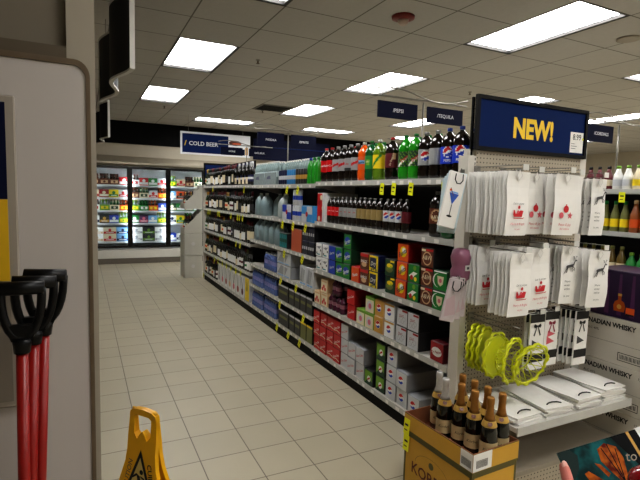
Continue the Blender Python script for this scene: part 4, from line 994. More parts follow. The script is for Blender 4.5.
def deer(mb, fr, cx, cz, s_, m_):
    P = lambda pts: mb.decal([(cx+a*s_, cz+b*s_) for a, b in pts], fr, m_, .0012)
    P([(-.026,-.004),(.018,.004),(.024,.016),(.014,.018),(-.022,.012),(-.03,.006)])       # body
    P([(.014,.010),(.024,.010),(.034,.034),(.028,.036)])                                   # neck
    P([(.026,.034),(.034,.032),(.046,.032),(.044,.037),(.034,.042)])                       # head
    P([(-.024,0),(-.018,0),(-.036,-.026),(-.046,-.034),(-.044,-.030)]); P([(-.02,0),(-.014,0),(-.022,-.024),(-.034,-.030),(-.028,-.022)])
    P([(.014,.006),(.020,.008),(.034,-.006),(.03,-.018),(.027,-.018),(.028,-.006)]); P([(.010,.004),(.016,.004),(.024,-.012),(.018,-.020),(.016,-.020),(.018,-.012)])
    for a, b, c, d in ((.03,.04,.022,.058),(.034,.041,.036,.06),(.024,.052,.014,.056),(.035,.052,.044,.058),(.027,.047,.018,.044)):
        dx, dz = c-a, d-b; l = math.hypot(dx,dz); nx, nz = -dz/l*.0012, dx/l*.0012; P([(a+nx,b+nz),(a-nx,b-nz),(c-nx,d-nz),(c+nx,d+nz)])
def bag_mesh(w, h, kind):
    """hangs from the origin (top centre), faces -y"""
    mb = MB(); n = 8; vs = []; th = .0035
    for j in range(n+1):
        z_ = -h*j/n; s_ = 1+.03*math.sin(j*1.3); y = .004*math.sin(j*.9)
        for x in (-w/2*s_, 0, w/2*s_): vs.append((x, y-th*(1 if x == 0 else .35), z_))
        for x in (w/2*s_, 0, -w/2*s_): vs.append((x, y+th*(1 if x == 0 else .35), z_))
    fs = [(j*6+i,(j+1)*6+i,(j+1)*6+(i+1) % 6,j*6+(i+1) % 6) for j in range(n) for i in range(6)]+[(0,1,2,3,4,5),tuple(n*6+i for i in (5,4,3,2,1,0))]
    mb.add(vs, fs, white_paper)
    fr = ((0,-th-.006,0),(1,0,0),(0,0,1))
    if kind == 'sleigh':
        sleigh(mb,fr,.004,-.235,1.15,red_ink); mb.text('Let it snow',.018,0,-.165,fr,grey_ink,.001,shear=.3); mb.text('Merry & Bright',.018,0,-.272,fr,pink_ink,.001,shear=.3); mb.text('to you',.015,0,-.298,fr,pink_ink,.001,shear=.3)
    if kind == 'ornament':
        mb.disc(0,-.19,.020,fr,red_ink,.0012,16); mb.rect(-.004,.004,-.17,-.163,fr,red_ink,.0012); mb.disc(-.032,-.225,.017,fr,pink_ink,.0012,12); star(mb,fr,.034,-.225,.022,pink_ink); mb.text('Peace & Joy',.02,0,-.275,fr,red_ink,.001,shear=.3); mb.text('this season',.016,0,-.298,fr,pink_ink,.001,shear=.3)
    if kind == 'deer':
        deer(mb,fr,.002,-.12,1.15,grey_ink)
        for z_, a in ((-.20,'Warm'),(-.222,'winter'),(-.244,'wishes'),(-.285,'to you')): mb.text(a,.018,-.012,z_,fr,grey_ink,.001,shear=.2)
    if kind != 'plain':
        q = Vector((0,0,0)); c = (-.012,-.02); r = .03
        mb.decal([(c[0],c[1]+r),(c[0]-r*.8,c[1]),(c[0],c[1]-r),(c[0]+r*.8,c[1])],((0,-th-.008,0),(1,0,0),(0,0,1)),paper_shade,.001)
        mb.decal([(c[0],c[1]+r*.8),(c[0]-r*.6,c[1]),(c[0],c[1]-r*.8),(c[0]+r*.6,c[1])],((0,-th-.008,0),(1,0,0),(0,0,1)),white_paper,.0016)
    return mb.mesh('gift_bag')
BG = {(k, w_): bag_mesh(w_, .335, k) for k in ('plain','sleigh','ornament','deer') for w_ in (.17,.15,.125)}
def bags(x, ztop, y0, y1, n, kind, where, w_=.15, fan=0.0, tilt=0.0, front_word='front'):
    hook(x, ztop+.004, y0-.02, f'wire hook carrying the {where}')
    for k in range(n):
        s_ = k/max(1,n-1); y = y0+(y1-y0)*s_
        kd = kind if k < 2 else 'plain'
        kd = kind if k == 0 else (kind if random.random() < .5 else 'plain')
        lab = f'white gift bag, {"front one" if k == 0 else ORD[k]+" back"} of the {where}'
        tag(put(BG[(kd,w_)],'gift_bag',None,(x-fan*s_+random.uniform(-.006,.006),y,ztop-.003),(random.uniform(-.01,.01),tilt+random.uniform(-.02,.02),random.uniform(-.06,.06))), lab, 'gift bag', 'white gift bags on the end display')
bags(2.045,1.755,1.80,2.05,13,'sleigh','red sleigh bags, upper hooks',w_=.17,fan=.03)
bags(2.25,1.755,1.87,2.03,5,'ornament','red ornament bags behind, upper hooks',w_=.125)
bags(2.385,1.755,1.78,2.04,6,'ornament','red ornament bags in front, upper hooks',w_=.17,tilt=.03)
bags(2.575,1.755,1.86,2.05,6,'plain','plain bags between ornament and reindeer, upper hooks',w_=.125)
bags(2.745,1.745,1.83,2.04,6,'deer','grey reindeer bags, upper hooks',w_=.125)
bags(2.04,1.345,1.99,2.06,4,'sleigh','red sleigh bags next to the post, lower hooks')
bags(2.06,1.33,1.76,1.88,6,'sleigh','red sleigh bags in front, lower hooks',w_=.17,fan=.02,tilt=.03)
bags(2.235,1.345,1.80,2.04,4,'sleigh','red sleigh bags set back, lower hooks',w_=.15,tilt=-.04)
bags(2.54,1.345,1.84,2.06,9,'deer','grey reindeer bags left stack, lower hooks',w_=.125,fan=.02)
bags(2.71,1.325,1.77,2.04,7,'deer','grey reindeer bags right stack, lower hooks',w_=.17,tilt=.02)
# bags with bows
blk_r = mat('black_ribbon', rgb(18,18,20), .5)
def bow_mesh(c1, c2):
    mb = MB(); w, h = .115, .33; mb.box(-w/2,w/2,-.005,.005,-h,0,white_paper); fr = ((0,-.0058,0),(1,0,0),(0,0,1))
    mb.rect(-w/2,w/2,-.05,0,fr,blk_r,.0004); mb.rect(-w/2,w/2,-.285,-.235,fr,blk_r,.0004)
    mb.decal([(-.038,-.20),(.03,-.185),(-.038,-.15)],fr,c2,.0006); mb.decal([(-.036,-.155),(.034,-.14),(-.03,-.115)],fr,c2,.0006) if c1 is not blk_r else None
    for s_ in (-1,1):
        mb.decal([(0,-.068),(s_*.024,-.056),(s_*.03,-.07),(s_*.022,-.082),(0,-.074)][::s_],fr,c1,.002); mb.decal([(0,-.07),(s_*.006,-.07),(s_*.03,-.125),(s_*.02,-.13)][::s_],fr,c1,.0016)
    return mb.mesh('bow_bag')
bb, bp_ = bow_mesh(blk_r, grey_ink), bow_mesh(mat('crimson_ribbon', rgb(130,20,50), .5), pink_ink)
def bows(x, y0, n, me, where, zt=.955):
    hook(x, zt+.004, y0-.02, f'wire hook carrying the {where}')
    for k in range(n): tag(put(me,'gift_bag',None,(x-.008*k,y0+.028*k,zt-.003),(0,random.uniform(-.01,.02),random.uniform(-.05,.05))), f'bow gift bag, {"front one" if k == 0 else ORD[k]+" back"} of the {where}', 'gift bag', 'bow gift bags on the end display')
bows(2.35,1.88,2,bb,'black bow bags beside the yellow baskets'); bows(2.50,1.90,3,bp_,'pink triangle bags with crimson bow'); bows(2.69,1.84,6,bb,'black bow bags at the right')
# yellow baskets
yb = mat('yellow_basket', rgb(208,214,30), .4, noise=.1)
def basket_mesh(r=.122, net=True):
    mb = MB(); n = 44
    mb.tube([(r*(1+.05*math.cos(a*11))*math.cos(a), .006*math.sin(a*11), r*(1+.05*math.cos(a*11))*math.sin(a)) for a in [2*PI*k/n for k in range(n)]], .008, yb, 6, True)
    mb.tube([(r*.9*math.cos(2*PI*k/24), -.004, r*.9*math.sin(2*PI*k/24)) for k in range(24)], .004, yb, 6, True)
    return mb
def basket(x, y, z_, rot, label, bowl=True, squash=1.0):
    t = thing('woven_basket', label, 'basket', (x,y,z_), rot, 'yellow woven baskets')
    basket_mesh().build('rim', t)
    mb = MB(); r = .11
    if bowl:
        for k in range(16):
            a = 2*PI*k/16
            mb.tube([(r*math.cos(a),.0,r*math.sin(a)),(r*.9*math.cos(a+.15),.035,r*.9*math.sin(a+.15)),(r*.62*math.cos(a+.35),.06,r*.62*math.sin(a+.35))], .0022, yb, 5)
            mb.tube([(r*math.cos(a),.0,r*math.sin(a)),(r*.9*math.cos(a-.15),.037,r*.9*math.sin(a-.15)),(r*.62*math.cos(a-.35),.062,r*.62*math.sin(a-.35))], .0022, yb, 5)
        mb.tube([(r*.62*math.cos(2*PI*k/24),.061,r*.62*math.sin(2*PI*k/24)) for k in range(24)], .004, yb, 6, True)
        for k in range(5):
            c = -.5+.25*k; mb.tube([(-r*.6*math.sqrt(1-c*c),.062,r*.6*c),(r*.6*math.sqrt(1-c*c),.062,r*.6*c)], .002, yb, 5)
        mb.build('lattice', t)
    else:
        mb.M = Matrix.Rotation(PI/2, 4, 'X'); mb.lathe([(r*.99,-.001),(r*.99,.004)], yb, 28); mb.build('plate', t)
hook(2.06,.90,1.76,'wire hook carrying the yellow baskets',False)
for k, (x, y) in enumerate(((2.03,2.04),(2.032,2.0),(2.036,1.96))): basket(x,y,.755,(0,0,.50-.03*k),f'yellow scalloped plate, {ORD[k]} from the back beside the pegboard',False)
basket(2.04,1.885,.745,(0,0,.22),'yellow solid round basket hanging in the middle of the yellow ones',False)
basket(2.075,1.80,.735,(.05,.1,.35),'yellow lattice basket hanging lowest in front of the solid one')
basket(2.165,1.755,.715,(.25,.25,.05),'yellow lattice basket tipped toward the folded white bags')

# ------------------------------------------------------------------ strip of gift bags at the end post
pale_b = mat('pale_blue_paper', rgb(196,214,222), .5); blue_ink = mat('blue_ink', rgb(50,90,180), .5); rope = mat('black_rope', rgb(16,16,18), .6)
def martini_bag(x, y, z_, ry, rz, label, face, sc=1.0, art='martini'):
    t = thing('gift_bag', label, 'gift bag', (x,y,z_), (0,ry,rz), 'gift bags hanging on the end post')
    w, h = .105*sc, .30*sc; b = MB().box(-w/2,w/2,-.007,.007,-h,0,face,.003); fr = ((0,-.0078,0),(1,0,0),(0,0,1))
    if art == 'martini':
        b.decal([(-.030,-.115),(0,-.175),(.030,-.115)],fr,blue_ink,.0005); b.decal([(-.022,-.105),(.022,-.105),(.026,-.113),(-.026,-.113)],fr,mat('light_blue_ink', rgb(120,170,220), .5),.0005)
        b.decal([(-.0025,-.175),(-.0025,-.235),(.0025,-.235),(.0025,-.175)],fr,grey_ink,.0005); b.disc(0,-.238,.017,fr,black_ink,.0005,14,ry=.006); b.disc(-.026,-.10,.007,fr,CM['orange'],.001,10); b.decal([(-.03,-.09),(-.027,-.088),(.0,-.13),(-.003,-.132)],fr,CM['brown'],.001)
    if art == 'silver':
        b.decal([(-w*.4,-h*.5),(w*.1,-h*.35),(w*.45,-h*.8),(-w*.3,-h*.9)],fr,mat('pink_sheen', rgb(188,166,170), .4),.0005)
    b.build('bag_body', t)
    MB().tube([(-.022,-.016,-.012),(-.024,-.022,-.045),(-.01,-.024,-.062),(.010,-.024,-.06),(.024,-.022,-.04),(.022,-.016,-.005)], .0032, rope, 6).build('rope_handle', t)
martini_bag(1.795,1.985,1.742,.22,-.12,'white gift bag with blue martini glass print and black rope handle',white_paper)
for k in range(4): martini_bag(1.825+.008*k,2.02+.025*k,1.745-.012*k,.16-.03*k,-.3,f'pale blue gift bag, {ORD[k]} behind the martini glass bag',pale_b,art=None)
purple_p = mat('mauve_pack', rgb(140,90,112), .4, noise=.1)
t = thing('mauve_package', 'mauve rounded plastic package hanging below the martini bags', 'package', (1.885,2.03,1.14))
MB().lathe([(.03,0),(.052,.02),(.055,.06),(.045,.085),(.05,.10),(.056,.14),(.045,.18),(.02,.19)],purple_p,16).build('shell', t)
mb = MB().box(-.018,.018,-.060,-.057,.07,.10,paper_shade); mb.rect(-.008,.008,.078,.092,((0,-.0605,0),(1,0,0),(0,0,1)),grey_ink); mb.build('sticker', t)
silver_b = mat('silver_pink', rgb(196,186,188), .35, .1, noise=.15)
for k in range(3): martini_bag(1.80+.04*k,1.96+.03*k,1.17+.004*k,.22-.10*k,-.25,f'silvery pink gift bag with black handles, {("front","middle","rear")[k]} one beside the end post',silver_b,.78,'silver')

for z_, tip, w_ in ((1.742,(1.795,1.965),'martini bags'),(1.172,(1.80,1.94),'silvery pink bags')):
    t = thing('wire_hanger', f'steel wire hanger on the end post carrying the {w_}', 'hook', (0,0,z_))
    MB().tube([(1.976,2.15,.004),(1.93,2.13,.004),(tip[0],tip[1],.004),(tip[0]-.004,tip[1]-.006,.02)], .003, wire, 6).build('prong', t)
    MB().box(1.971,1.9765,2.135,2.165,-.02,.03,wire).build('back_plate', t)

# ------------------------------------------------------------------ folded white bags on the endcap shelf
def folded_mesh(w, l, h, sd):
    q = random.Random(sd); mb = MB(); n = 6
    vs = []; 
    for i in range(n+1):
        for j in range(4):
            vs.append((-w/2+w*j/3+q.uniform(-.004,.004), -l/2+l*i/n, h*(.75+.25*math.sin(i*1.1+j*.9+sd))))
    N = len(vs); vs += [(x,y,0) for x,y,z_ in vs]
    fs = [(i*4+j,i*4+j+1,(i+1)*4+j+1,(i+1)*4+j) for i in range(n) for j in range(3)]
    fs += [tuple(N+k for k in (f[3],f[2],f[1],f[0])) for f in fs]
    ed = [j for j in range(4)]+[i*4+3 for i in range(1,n+1)]+[n*4+j for j in (2,1,0)]+[i*4 for i in range(n-1,0,-1)]
    for k in range(len(ed)): a, b = ed[k], ed[(k+1) % len(ed)]; fs.append((a,N+a,N+b,b))
    mb.add(vs, fs, white_paper); return mb.mesh('folded_bag')
fb = [folded_mesh(.21,.34,.012,s_) for s_ in range(3)]
hb = MB().tube([(-.05,-.13,.0155),(-.03,-.122,.018),(0,-.118,.018),(.03,-.124,.018),(.05,-.135,.0155)],.0035,rope,6).mesh('handle')
piles = [(2.10,1.86,3,'left pile'),(2.335,1.86,4,'second pile from the left'),(2.58,1.86,5,'third pile from the left'),(2.815,1.865,6,'right pile')]
for px_, py_, n, w_ in piles:
    for k in range(n):
        o = tag(put(fb[k % 3],'folded_bag',None,(px_+random.uniform(-.006,.006),py_+random.uniform(-.02,.004),.4315+k*.0135),(0,0,random.uniform(-.09,.09))), f'folded white bag, {ORD[k]} from bottom of the {w_}', 'paper bag', 'folded white bags on the low shelf')
        if k >= n-1: put(hb,'handle',o)

# ------------------------------------------------------------------ champagne case
kor = mat('kraft_yellow', rgb(206,160,58), .55, noise=.08, nscale=12); kor_in = mat('kraft_inside', rgb(140,88,58), .7, noise=.1); olive_b = mat('olive_border', rgb(92,84,38), .5)
CR = 0.045
cx, cy = 1.562, 1.533     # near corner
t = thing('champagne_case', 'yellow and olive cardboard champagne case with open top tray and printed name', 'box', (cx,cy,0), (0,0,CR))
CWx, CWy, CHh = .295, .475, .355
mb = MB().box(0,CWx,0,CWy,0,CHh,kor,.003)
fL = ((-.0008,CWy,0),(0,-1,0),(0,0,1)); fR = ((0,-.0008,0),(1,0,0),(0,0,1))
for fr, w in ((fL,CWy),(fR,CWx)):
    for r_ in ((0,w,0,.018),(0,w,CHh-.02,CHh),(0,.014,.018,CHh-.02),(w-.014,w,.018,CHh-.02)): mb.rect(*r_, fr, olive_b, .0003)
mb.text('KORBEL', .085, .21,.185, fL, mat('korbel_brown', rgb(96,36,22), .5), .0008, sx=.95, bold=.01); mb.text('CHAMPAGNE', .03, .21,.12, fL, mat('korbel_brown', rgb(96,36,22), .5), .0008)
arc = [(.21+.12*math.cos(PI*k/16), .225+.065*math.sin(PI*k/16)) for k in range(17)]
mb.decal(arc+[(a*.985+.21*.015, b*.985+.225*.013) for a, b in arc[::-1]], fL, olive_b, .0008); mb.disc(.21,.255,.018,fL,olive_b,.0008,14)
mb.decal([(.10,.25),(.13,.262),(.17,.258),(.19,.268),(.20,.25),(.17,.232),(.12,.225)], fR, black_ink, .0008); mb.rect(.17,.25,.19,.225,fR,white_paper,.0008); mb.disc(.12,.285,.012,fR,white_paper,.0009,10)
mb.build('carton', t)
# tray
mb = MB(); z0 = CHh+.001; th = .005; hT = .10
mb.box(-.004,CWx+.004,-.004,CWy+.004,z0,z0+.006,kor_in)
for b in ((-.004,.001,-.004,CWy+.004),(CWx-.001,CWx+.004,-.004,CWy+.004),(.0015,CWx-.0015,-.004,.001),(.0015,CWx-.0015,CWy-.001,CWy+.004)): mb.box(b[0],b[1],b[2],b[3],z0+.0065,z0+hT,kor_in)
g1 = ((-.0048,CWy+.004,z0),(0,-1,0),(0,0,1)); g2 = ((-.004,-.0048,z0),(1,0,0),(0,0,1))
for fr, w in ((g1,CWy+.008),(g2,CWx+.008)):
    mb.rect(0,w,0,hT,fr,kor,.0003); mb.rect(0,w,0,.012,fr,olive_b,.0006); mb.rect(0,w,hT-.004,hT,fr,olive_b,.0006)
mb.rect(CWy+.008-.075,CWy+.008,.014,.098,g1,white_paper,.001); mb.rect(0,.12,.014,.098,g2,white_paper,.001)
for i in range(11):
    mb.rect(CWy-.06+i*.0055,CWy-.06+i*.0055+.003,.028,.065,g1,black_ink,.0014); mb.rect(.02+i*.0068,.02+i*.0068+.0038,.028,.065,g2,black_ink,.0014)
mb.build('tray', t)
z_b = z0+.0075
Mb = Matrix.Translation((cx,cy,0)) @ Matrix.Rotation(CR,4,'Z')
# champagne bottles
chg = mat('champagne_glass', rgb(12,14,10), .08, coat=.6); goldf = mat('gold_foil', rgb(164,116,58), .4, .6, noise=.25, nscale=60); silverf = mat('silver_foil', rgb(200,198,196), .35, .5, noise=.2, nscale=60); chl = mat('champagne_label', rgb(206,186,140), .5, noise=.1, nscale=40); chn = mat('champagne_neck', rgb(196,160,84), .45, .2)
def champ(foil, label, loc, rot, idx):
    t = thing('champagne_bottle', label, 'bottle', loc, (0,0,rot), 'champagne bottles in the yellow case')
    MB().lathe([(.032,0),(.040,.006),(.0415,.03),(.0415,.12),(.0395,.15),(.0325,.185),(.0245,.205),(.0185,.222),(.0165,.235)], chg, 24).build('bottle_body', t)
    lb = lab_cyl(.0420,.035,.105,chl,lambda a,z_: None if abs(a) < .055 else chg,36,6); lb.text('Korbel',.02,0,0,((-.042,0,.072),(0,-1,0),(0,0,1)),black_ink,.0008,wrap=.043,shear=.3); lb.build('label', t)
    nb = MB(); nb.lathe([(.0365,.176),(.0330,.189),(.0270,.2045)], chn, 24, cap=False); 
    nb.M = Matrix.Translation((-.0305,0,.192)) @ Matrix.Rotation(.75,4,'Y'); nb.disc(0,0,.011,((-.0,0,0),(0,-1,0),(0,0,1)),CM['brown'],.004,14); nb.M = None; nb.build('neck_label', t)
    MB().lathe([(.0262,.2055),(.0205,.222),(.0176,.24),(.0165,.275),(.0172,.278),(.0185,.283),(.0185,.308),(.014,.314)], foil, 20).build('foil', t)
place = [(1.705,1.945,silverf,'with silver foil, at the far end of the tray'),(1.672,1.858,silverf,'with silver foil, in front of the other silver one'),
 (1.795,1.868,goldf,'with gold foil, farthest back of the gold ones'),(1.697,1.770,goldf,'with gold foil, left column, third from the near end'),(1.793,1.779,goldf,'with gold foil, right column, third from the near end'),
 (1.700,1.680,goldf,'with gold foil, left column, second from the near end'),(1.794,1.690,goldf,'with gold foil, right column, second from the near end'),(1.709,1.589,goldf,'with gold foil, left column, at the near end'),(1.799,1.601,goldf,'with gold foil, right column, at the near end')]
for k, (a, b, fo_, w_) in enumerate(place):
    champ(fo_, 'champagne bottle '+w_, (a,b,z_b), .95-.1*(k % 3), k)
for k, (dz, w_) in enumerate(((z0+.07,'upper'),(z0-.02,'lower'))):
    p = Mb @ Vector((-.006,CWy-.02,dz)); tag(put(tag_mesh(.045,.085),'price_tag',None,p,(0,.06,CR)), f'yellow price tag, {w_} one on the corner of the champagne case', 'price tag', 'price tags on the champagne case')

# ------------------------------------------------------------------ whisky cases and purple box
card = mat('white_card', rgb(205,200,190), .6, noise=.05, nscale=5)
def case_mesh():
    mb = MB(); w, h, d = .52, .291, .34; mb.box(0,d,-w/2,w/2,0,h,card,.004); fr = ((-.0008,0,0),(0,-1,0),(0,0,1))
    mb.text('CANADIAN WHISKY', .043, -.085, h-.045, fr, black_ink, .0006, bold=.035, sx=.9); mb.text('12 x 1 L', .024, .17, h-.047, fr, grey_ink, .0006)
    mb.text('ALC 40%', .022, -.18, h-.095, fr, black_ink, .0006)
    mb.rect(-w/2+.01,w/2-.01,h-.16,h-.1585,fr,grey_ink,.0006)
    x0 = -.005
    for r_ in ((x0,x0+.15,.03,.034),(x0,x0+.15,.078,.082),(x0,x0+.004,.034,.078),(x0+.146,x0+.15,.034,.078)): mb.rect(*r_,fr,black_ink,.0006)
    for k in range(15): mb.rect(x0+.012+k*.0085,x0+.012+k*.0085+(.005 if k % 3 else .003),.042,.070,fr,grey_ink,.0006)
    return mb.mesh('whisky_case')
cmsh = case_mesh()
for k in range(3): tag(put(cmsh,'whisky_case',None,(3.015,1.80,.001+k*.2925)), f'white whisky shipping case, {("bottom","middle","top")[k]} of the stack beside the end display', 'case', 'stacked whisky cases')
pur = mat('deep_purple', rgb(46,26,62), .35, noise=.3, nscale=9); amb = mat('amber_print', rgb(176,80,20), .4, noise=.2, nscale=30)
mb = MB(); w, h, d = .50, .30, .33; mb.box(0,d,-w/2,w/2,0,h,pur,.004); fr = ((-.0008,0,0),(0,-1,0),(0,0,1))
for k in range(6): mb.decal([(-.22+k*.08,.02),(-.19+k*.08,.02),(-.20+k*.08,h-.02),(-.215+k*.08,h-.02)],fr,CM['purple'],.0005)
bx = -.045
Q = .72
mb.decal([(bx+x*Q,.045+(z_-.05)*Q) for x, z_ in ((-.045,.05),(.045,.05),(.052,.10),(.04,.135),(.014,.15),(.014,.185),(-.014,.185),(-.014,.15),(-.04,.135),(-.052,.10))],fr,amb,.001); mb.disc(bx,.075,.015,fr,CM['gold'],.0016,14); mb.rect(bx-.012,bx+.012,.143,.158,fr,CM['gold'],.001)
mb.rect(bx+.042,bx+.095,.035,.078,fr,CM['orange'],.001); mb.rect(bx+.044,bx+.093,.03,.040,fr,black_ink,.0016)
tag(mb.build('whisky_display_box', None, (3.015,1.775,.8800)), 'dark purple whisky gift box printed with an amber bottle, on the white cases', 'box')

# ------------------------------------------------------------------ next aisle shelving with mixers
t = thing('gondola_shelving', 'dark backed shelving with mixer bottles at the right edge', 'shelving', (0,0,0))
MX = 4.0; my0, my1 = 1.55, 4.6
MB().box(MX+.42,MX+.45,my0,my1,.02,1.76,dark_back).build('back_panel', t)
MB().box(MX+.03,MX+.419,my0,my1,0,.10,black).build('kick_board', t)
MS = [.13,.58,1.00,1.362,1.716]
for k, z_ in enumerate(MS):
    s_ = MB().box(MX+.006,MX+.419,my0,my1,z_-.03,z_,shelf_white).build('base_deck' if k == 0 else 'shelf', t)
    MB().box(MX,MX+.005,my0,my1,z_-.034,z_+.006,rail_grey).build('price_rail', s_)
for y in (my0, my1-.03): MB().box(MX+.385,MX+.419,y,y+.03,.131,.54,dark_back).build('upright', t)
def mixer(col, capm, lab, h=.27, r=.038, glassy=True):
    mb = MB(); mb.lathe([(r*.85,0),(r,.008),(r,h*.5),(r*.93,h*.58),(r*.5,h*.78),(r*.42,h*.88)], col, 16); 
    if lab: mb.lathe([(r+.001,h*.16),(r+.001,h*.42)], lab, 16, cap=False)
    b = mb.mesh('bottle_body'); c = MB().lathe([(r*.46,h*.881),(r*.46,h*.96),(r*.4,h)], capm, 12).mesh('cap'); return b, c
MXT = {'red': (mixer(CM['maroon'],CM['black'],CM['cream'],.2,.034),'dark red mixer bottle'), 'white': (mixer(CM['white'],CM['lime'],CM['silver'],.2,.039),'white mixer bottle'), 'lemon': (mixer(CM['cream'],CM['lime'],CM['yellow'],.2,.039),'pale lemon mixer bottle'),
 'green': (mixer(CM['olive'],capgr,CM['yellow'],.26,.034),'yellow green mixer bottle with green cap'), 'orange': (mixer(mat('juice_orange', rgb(150,84,42), .3, coat=.4),CM['tan'],CM['orange'],.27,.037),'orange juice mixer bottle'), 'amber': (mixer(mat('amber_oil', rgb(104,84,34), .3, coat=.4),CM['olive'],CM['cream'],.24,.036),'amber bottle with cream label'), 'dkgreen': (mixer(CM['green'],CM['lime'],CM['darkgreen'],.2,.040),'round green mixer bottle')}
seqs = [(MS[4],'top mixer shelf',['red','red','red','white','white','lemon','lemon','white']),(MS[3],'second mixer shelf',['green','green','green','green','green','orange','orange','orange']),(MS[2],'third mixer shelf',['amber','amber','amber','amber','amber','dkgreen','dkgreen','amber'])]
for z_, nm, sq in seqs:
    for k, kk in enumerate(sq):
        (b, c), d_ = MXT[kk]; tt = thing('mixer_bottle', f'{d_}, {ORD[k]} from the left on the {nm}', 'bottle', (MX+.06,2.80-k*.083,z_+.001), group='mixer bottles in the next aisle'); put(b,'bottle_body',tt); put(c,'cap',tt)
tag(put(tgm,'price_tag',None,(MX+.0001,2.47,MS[4]-.02)), 'yellow price tag under the top mixer shelf at the right edge', 'price tag')

# ------------------------------------------------------------------ hand holding a glossy booklet
def cam_pt(px_, py_, d): return Vector((0,0,1.6))+(fw*FOC+CAMR*(px_-320)+CAMU*(240-py_))/FOC*d
bk = []
BD = .80
P0 = cam_pt(557,453,BD); Pr = cam_pt(634,429.5,BD*1.02); ux = (Pr-P0).normalized(); dn = (cam_pt(566,520,BD*.93)-P0); dn = (dn-ux*dn.dot(ux)).normalized(); nn = ux.cross(-dn)   # toward viewer
Mk = Matrix(((ux.x,-dn.x,nn.x,P0.x),(ux.y,-dn.y,nn.y,P0.y),(ux.z,-dn.z,nn.z,P0.z),(0,0,0,1)))
def art_mat():
    m = bpy.data.materials.new('booklet_art'); m.use_nodes = True; nt = m.node_tree; b = nt.nodes['Principled BSDF']; tc = nt.nodes.new('ShaderNodeTexCoord')
    n1 = nt.nodes.new('ShaderNodeTexNoise'); n1.inputs['Scale'].default_value = 22; n1.inputs['Detail'].default_value = 3; nt.links.new(tc.outputs['Object'], n1.inputs['Vector'])
    cr = nt.nodes.new('ShaderNodeValToRGB'); e = cr.color_ramp.elements; e[0].position = .35; e[0].color = (*rgb(4,12,16),1); e[1].position = .68; e[1].color = (*rgb(18,96,98),1); x = e.new(.5); x.color = (*rgb(8,44,44),1)
    nt.links.new(n1.outputs['Fac'], cr.inputs[0]); nt.links.new(cr.outputs[0], b.inputs['Base Color']); b.inputs['Roughness'].default_value = .5; b.inputs['Specular IOR Level'].default_value = .12; return m
def wing_mat():
    m = bpy.data.materials.new('booklet_orange'); m.use_nodes = True; nt = m.node_tree; b = nt.nodes['Principled BSDF']; tc = nt.nodes.new('ShaderNodeTexCoord')
    n1 = nt.nodes.new('ShaderNodeTexNoise'); n1.inputs['Scale'].default_value = 60; nt.links.new(tc.outputs['Object'], n1.inputs['Vector'])
    cr = nt.nodes.new('ShaderNodeValToRGB'); e = cr.color_ramp.elements; e[0].position = .35; e[0].color = (*rgb(96,22,6),1); e[1].position = .62; e[1].color = (*rgb(180,96,20),1)
    nt.links.new(n1.outputs['Fac'], cr.inputs[0]); nt.links.new(cr.outputs[0], b.inputs['Base Color']); b.inputs['Roughness'].default_value = .5; b.inputs['Specular IOR Level'].default_value = .12; return m
book = thing('booklet', 'glossy booklet with teal and orange painted cover held at the lower right', 'booklet')
book.matrix_world = Mk
art = art_mat(); wing = wing_mat(); dkb = mat('booklet_dark', rgb(8,8,9), .5, spec=.1)
BWd, BHt = .145, .20
MB().box(0,BWd,-BHt,0,-.004,0,art).build('cover', book)
mb = MB(); fr = ((0,0,.0004),(1,0,0),(0,1,0))
mb.decal([(.066,-.012),(.082,-.006),(.098,-.016),(.100,-.034),(.090,-.062),(.080,-.070),(.070,-.050),(.062,-.030)],fr,wing,.0002)
for a, b in ((.072,-.012),(.084,-.008),(.094,-.018)): mb.decal([(a,b),(a+.0016,b),(.0825,-.068),(.081,-.068)],fr,dkb,.0005)
mb.decal([(.026,-.040),(.034,-.038),(.050,-.056),(.062,-.070),(.056,-.076),(.040,-.066),(.028,-.052)],fr,wing,.0002); mb.decal([(.050,-.030),(.058,-.034),(.066,-.050),(.060,-.054)],fr,wing,.0002); mb.decal([(.018,-.058),(.05,-.072),(.08,-.075),(.095,-.085),(.06,-.10),(.02,-.08)],fr,mat('booklet_red', rgb(72,16,8), .5, spec=.1),.0001)
mb.decal([(.0,0),(.02,0),(.03,-.012),(.022,-.03),(.0,-.05)],fr,mat('booklet_slate', rgb(36,52,50), .5, spec=.1),.0001)
mb.decal([(.098,0),(BWd,0),(BWd,-BHt),(.125,-BHt),(.118,-.05)],fr,dkb,.00015)
mb.text('to',.022,.113,-.035,fr,mat('booklet_script', rgb(110,92,60), .3),.0006,rot=-.2,shear=.3)
mb.build('artwork', book)
MB().box(.126,.131,-BHt,0,.0008,.0014,mat('booklet_yellow', rgb(196,140,30), .4)).build('stripe', book)
MB().box(BWd+.001,BWd+.05,-BHt,.002,-.006,-.003,white_paper).build('page', book)

skin = mat('skin', rgb(206,124,112), .5, noise=.06, nscale=60); nailm = mat('nail', rgb(222,168,155), .3)
def K(x, y, z_): return Mk @ Vector((x,y,z_))
hand = thing('person', "person's left hand gripping the booklet, thumb on the cover and fingers behind", 'person')
hm_ = bpy.data.meshes.new('hand'); V = []; E_ = []; RR = []
def node(p, r, parent=None):
    V.append(tuple(p)); RR.append(r)
    if parent is not None: E_.append((parent, len(V)-1))
    return len(V)-1
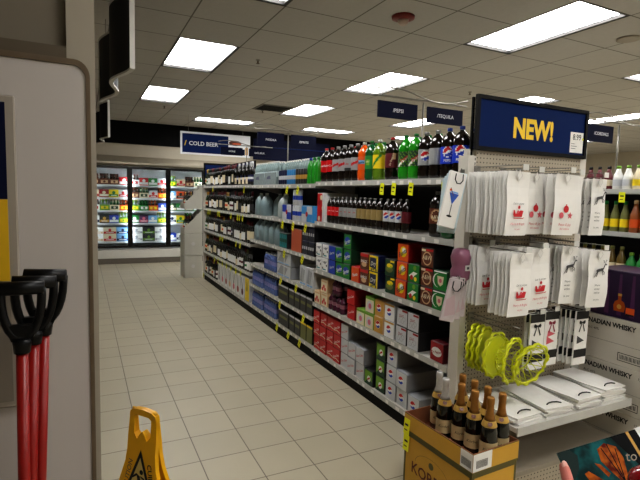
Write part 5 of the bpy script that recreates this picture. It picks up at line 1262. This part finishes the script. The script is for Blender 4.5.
# booklet local frame: x right, y up, z toward viewer. palm below-left of the corner
el = node(K(-.06,-.44,.10), .040)
fa = node(K(-.05,-.33,.06), .032, el)
wr = node(K(-.042,-.235,.03), .025, fa)
pm = node(K(-.030,-.185,.008), .030, wr)
k_roots = []
for q, (bx_, by_, L) in enumerate(((-.014,-.130,.92),(-.024,-.146,1.0),(-.030,-.163,.95),(-.036,-.180,.78))):
    a = node(K(bx_-.004,by_-.012,-.008), .014, pm)
    b = node(K(bx_-.004,by_+.020*L,-.016), .0092, a)
    c = node(K(bx_+.020*L,by_+.038*L,-.016), .0085, b)
    d = node(K(bx_+.044*L,by_+.044*L,-.0145), .0072, c)
a = node(K(-.034,-.150,.020), .016, pm)
b = node(K(-.030,-.100,.022), .0115, a)
c = node(K(-.016,-.058,.0145), .0098, b)
d = node(K(-.005,-.026,.0098), .0088, c)
e2 = node(K(-.003,-.015,.0092), .0064, d)
hm_.from_pydata(V, E_, []); ho_ = put(hm_, 'hand', hand)
ho_.modifiers.new('skin', 'SKIN'); hm_.skin_vertices  # layer from modifier below
if not hm_.skin_vertices: hm_.attributes.new('sv','FLOAT','POINT')
sl = hm_.skin_vertices[0].data if len(hm_.skin_vertices) else None
if sl:
    for i, r in enumerate(RR): sl[i].radius = (r, r); sl[i].use_root = (i == pm)
sub = ho_.modifiers.new('sub', 'SUBSURF'); sub.levels = 2; sub.render_levels = 2
hm_.materials.append(skin)
for p_ in hm_.polygons: p_.use_smooth = True
mb = MB(); mb.M = Matrix.Translation((-.0045,-.0215,.0150)) @ Matrix.Rotation(-.25,4,'Z') @ Matrix.Diagonal((.0052,.0075,.0022,1)); mb.lathe([(max(.01,math.sin(PI*k/8)), -math.cos(PI*k/8)) for k in range(9)], nailm, 14)
nl = mb.build('thumbnail', hand); nl.matrix_world = Mk

# red rounded thing in the corner
t = thing('red_ball', 'glossy red rounded object at the lower right corner in front of the booklet', 'ball', cam_pt(648,484,.70))
mb = MB(); R_ = .026; mb.lathe([(max(.0005,R_*math.sin(PI*k/14)), -R_*math.cos(PI*k/14)) for k in range(15)], mat('glossy_red', rgb(140,10,22), .15, coat=.8), 24); mb.build('ball', t)
mb = MB(); mb.lathe([(.006,R_-.001),(.006,R_+.006)], steel, 12); mb.build('cap', t)

# ------------------------------------------------------------------ world and view
w = bpy.data.worlds.new('world'); bpy.context.scene.world = w; w.use_nodes = True
w.node_tree.nodes['Background'].inputs[0].default_value = (.9,.92,1,1); w.node_tree.nodes['Background'].inputs[1].default_value = 0.05
sc = bpy.context.scene
sc.view_settings.view_transform = 'Standard'; sc.view_settings.look = 'Medium High Contrast'; sc.view_settings.exposure = 0.0
sc.cycles.use_denoising = True
sc.cycles.max_bounces = 8; sc.cycles.sample_clamp_indirect = 6
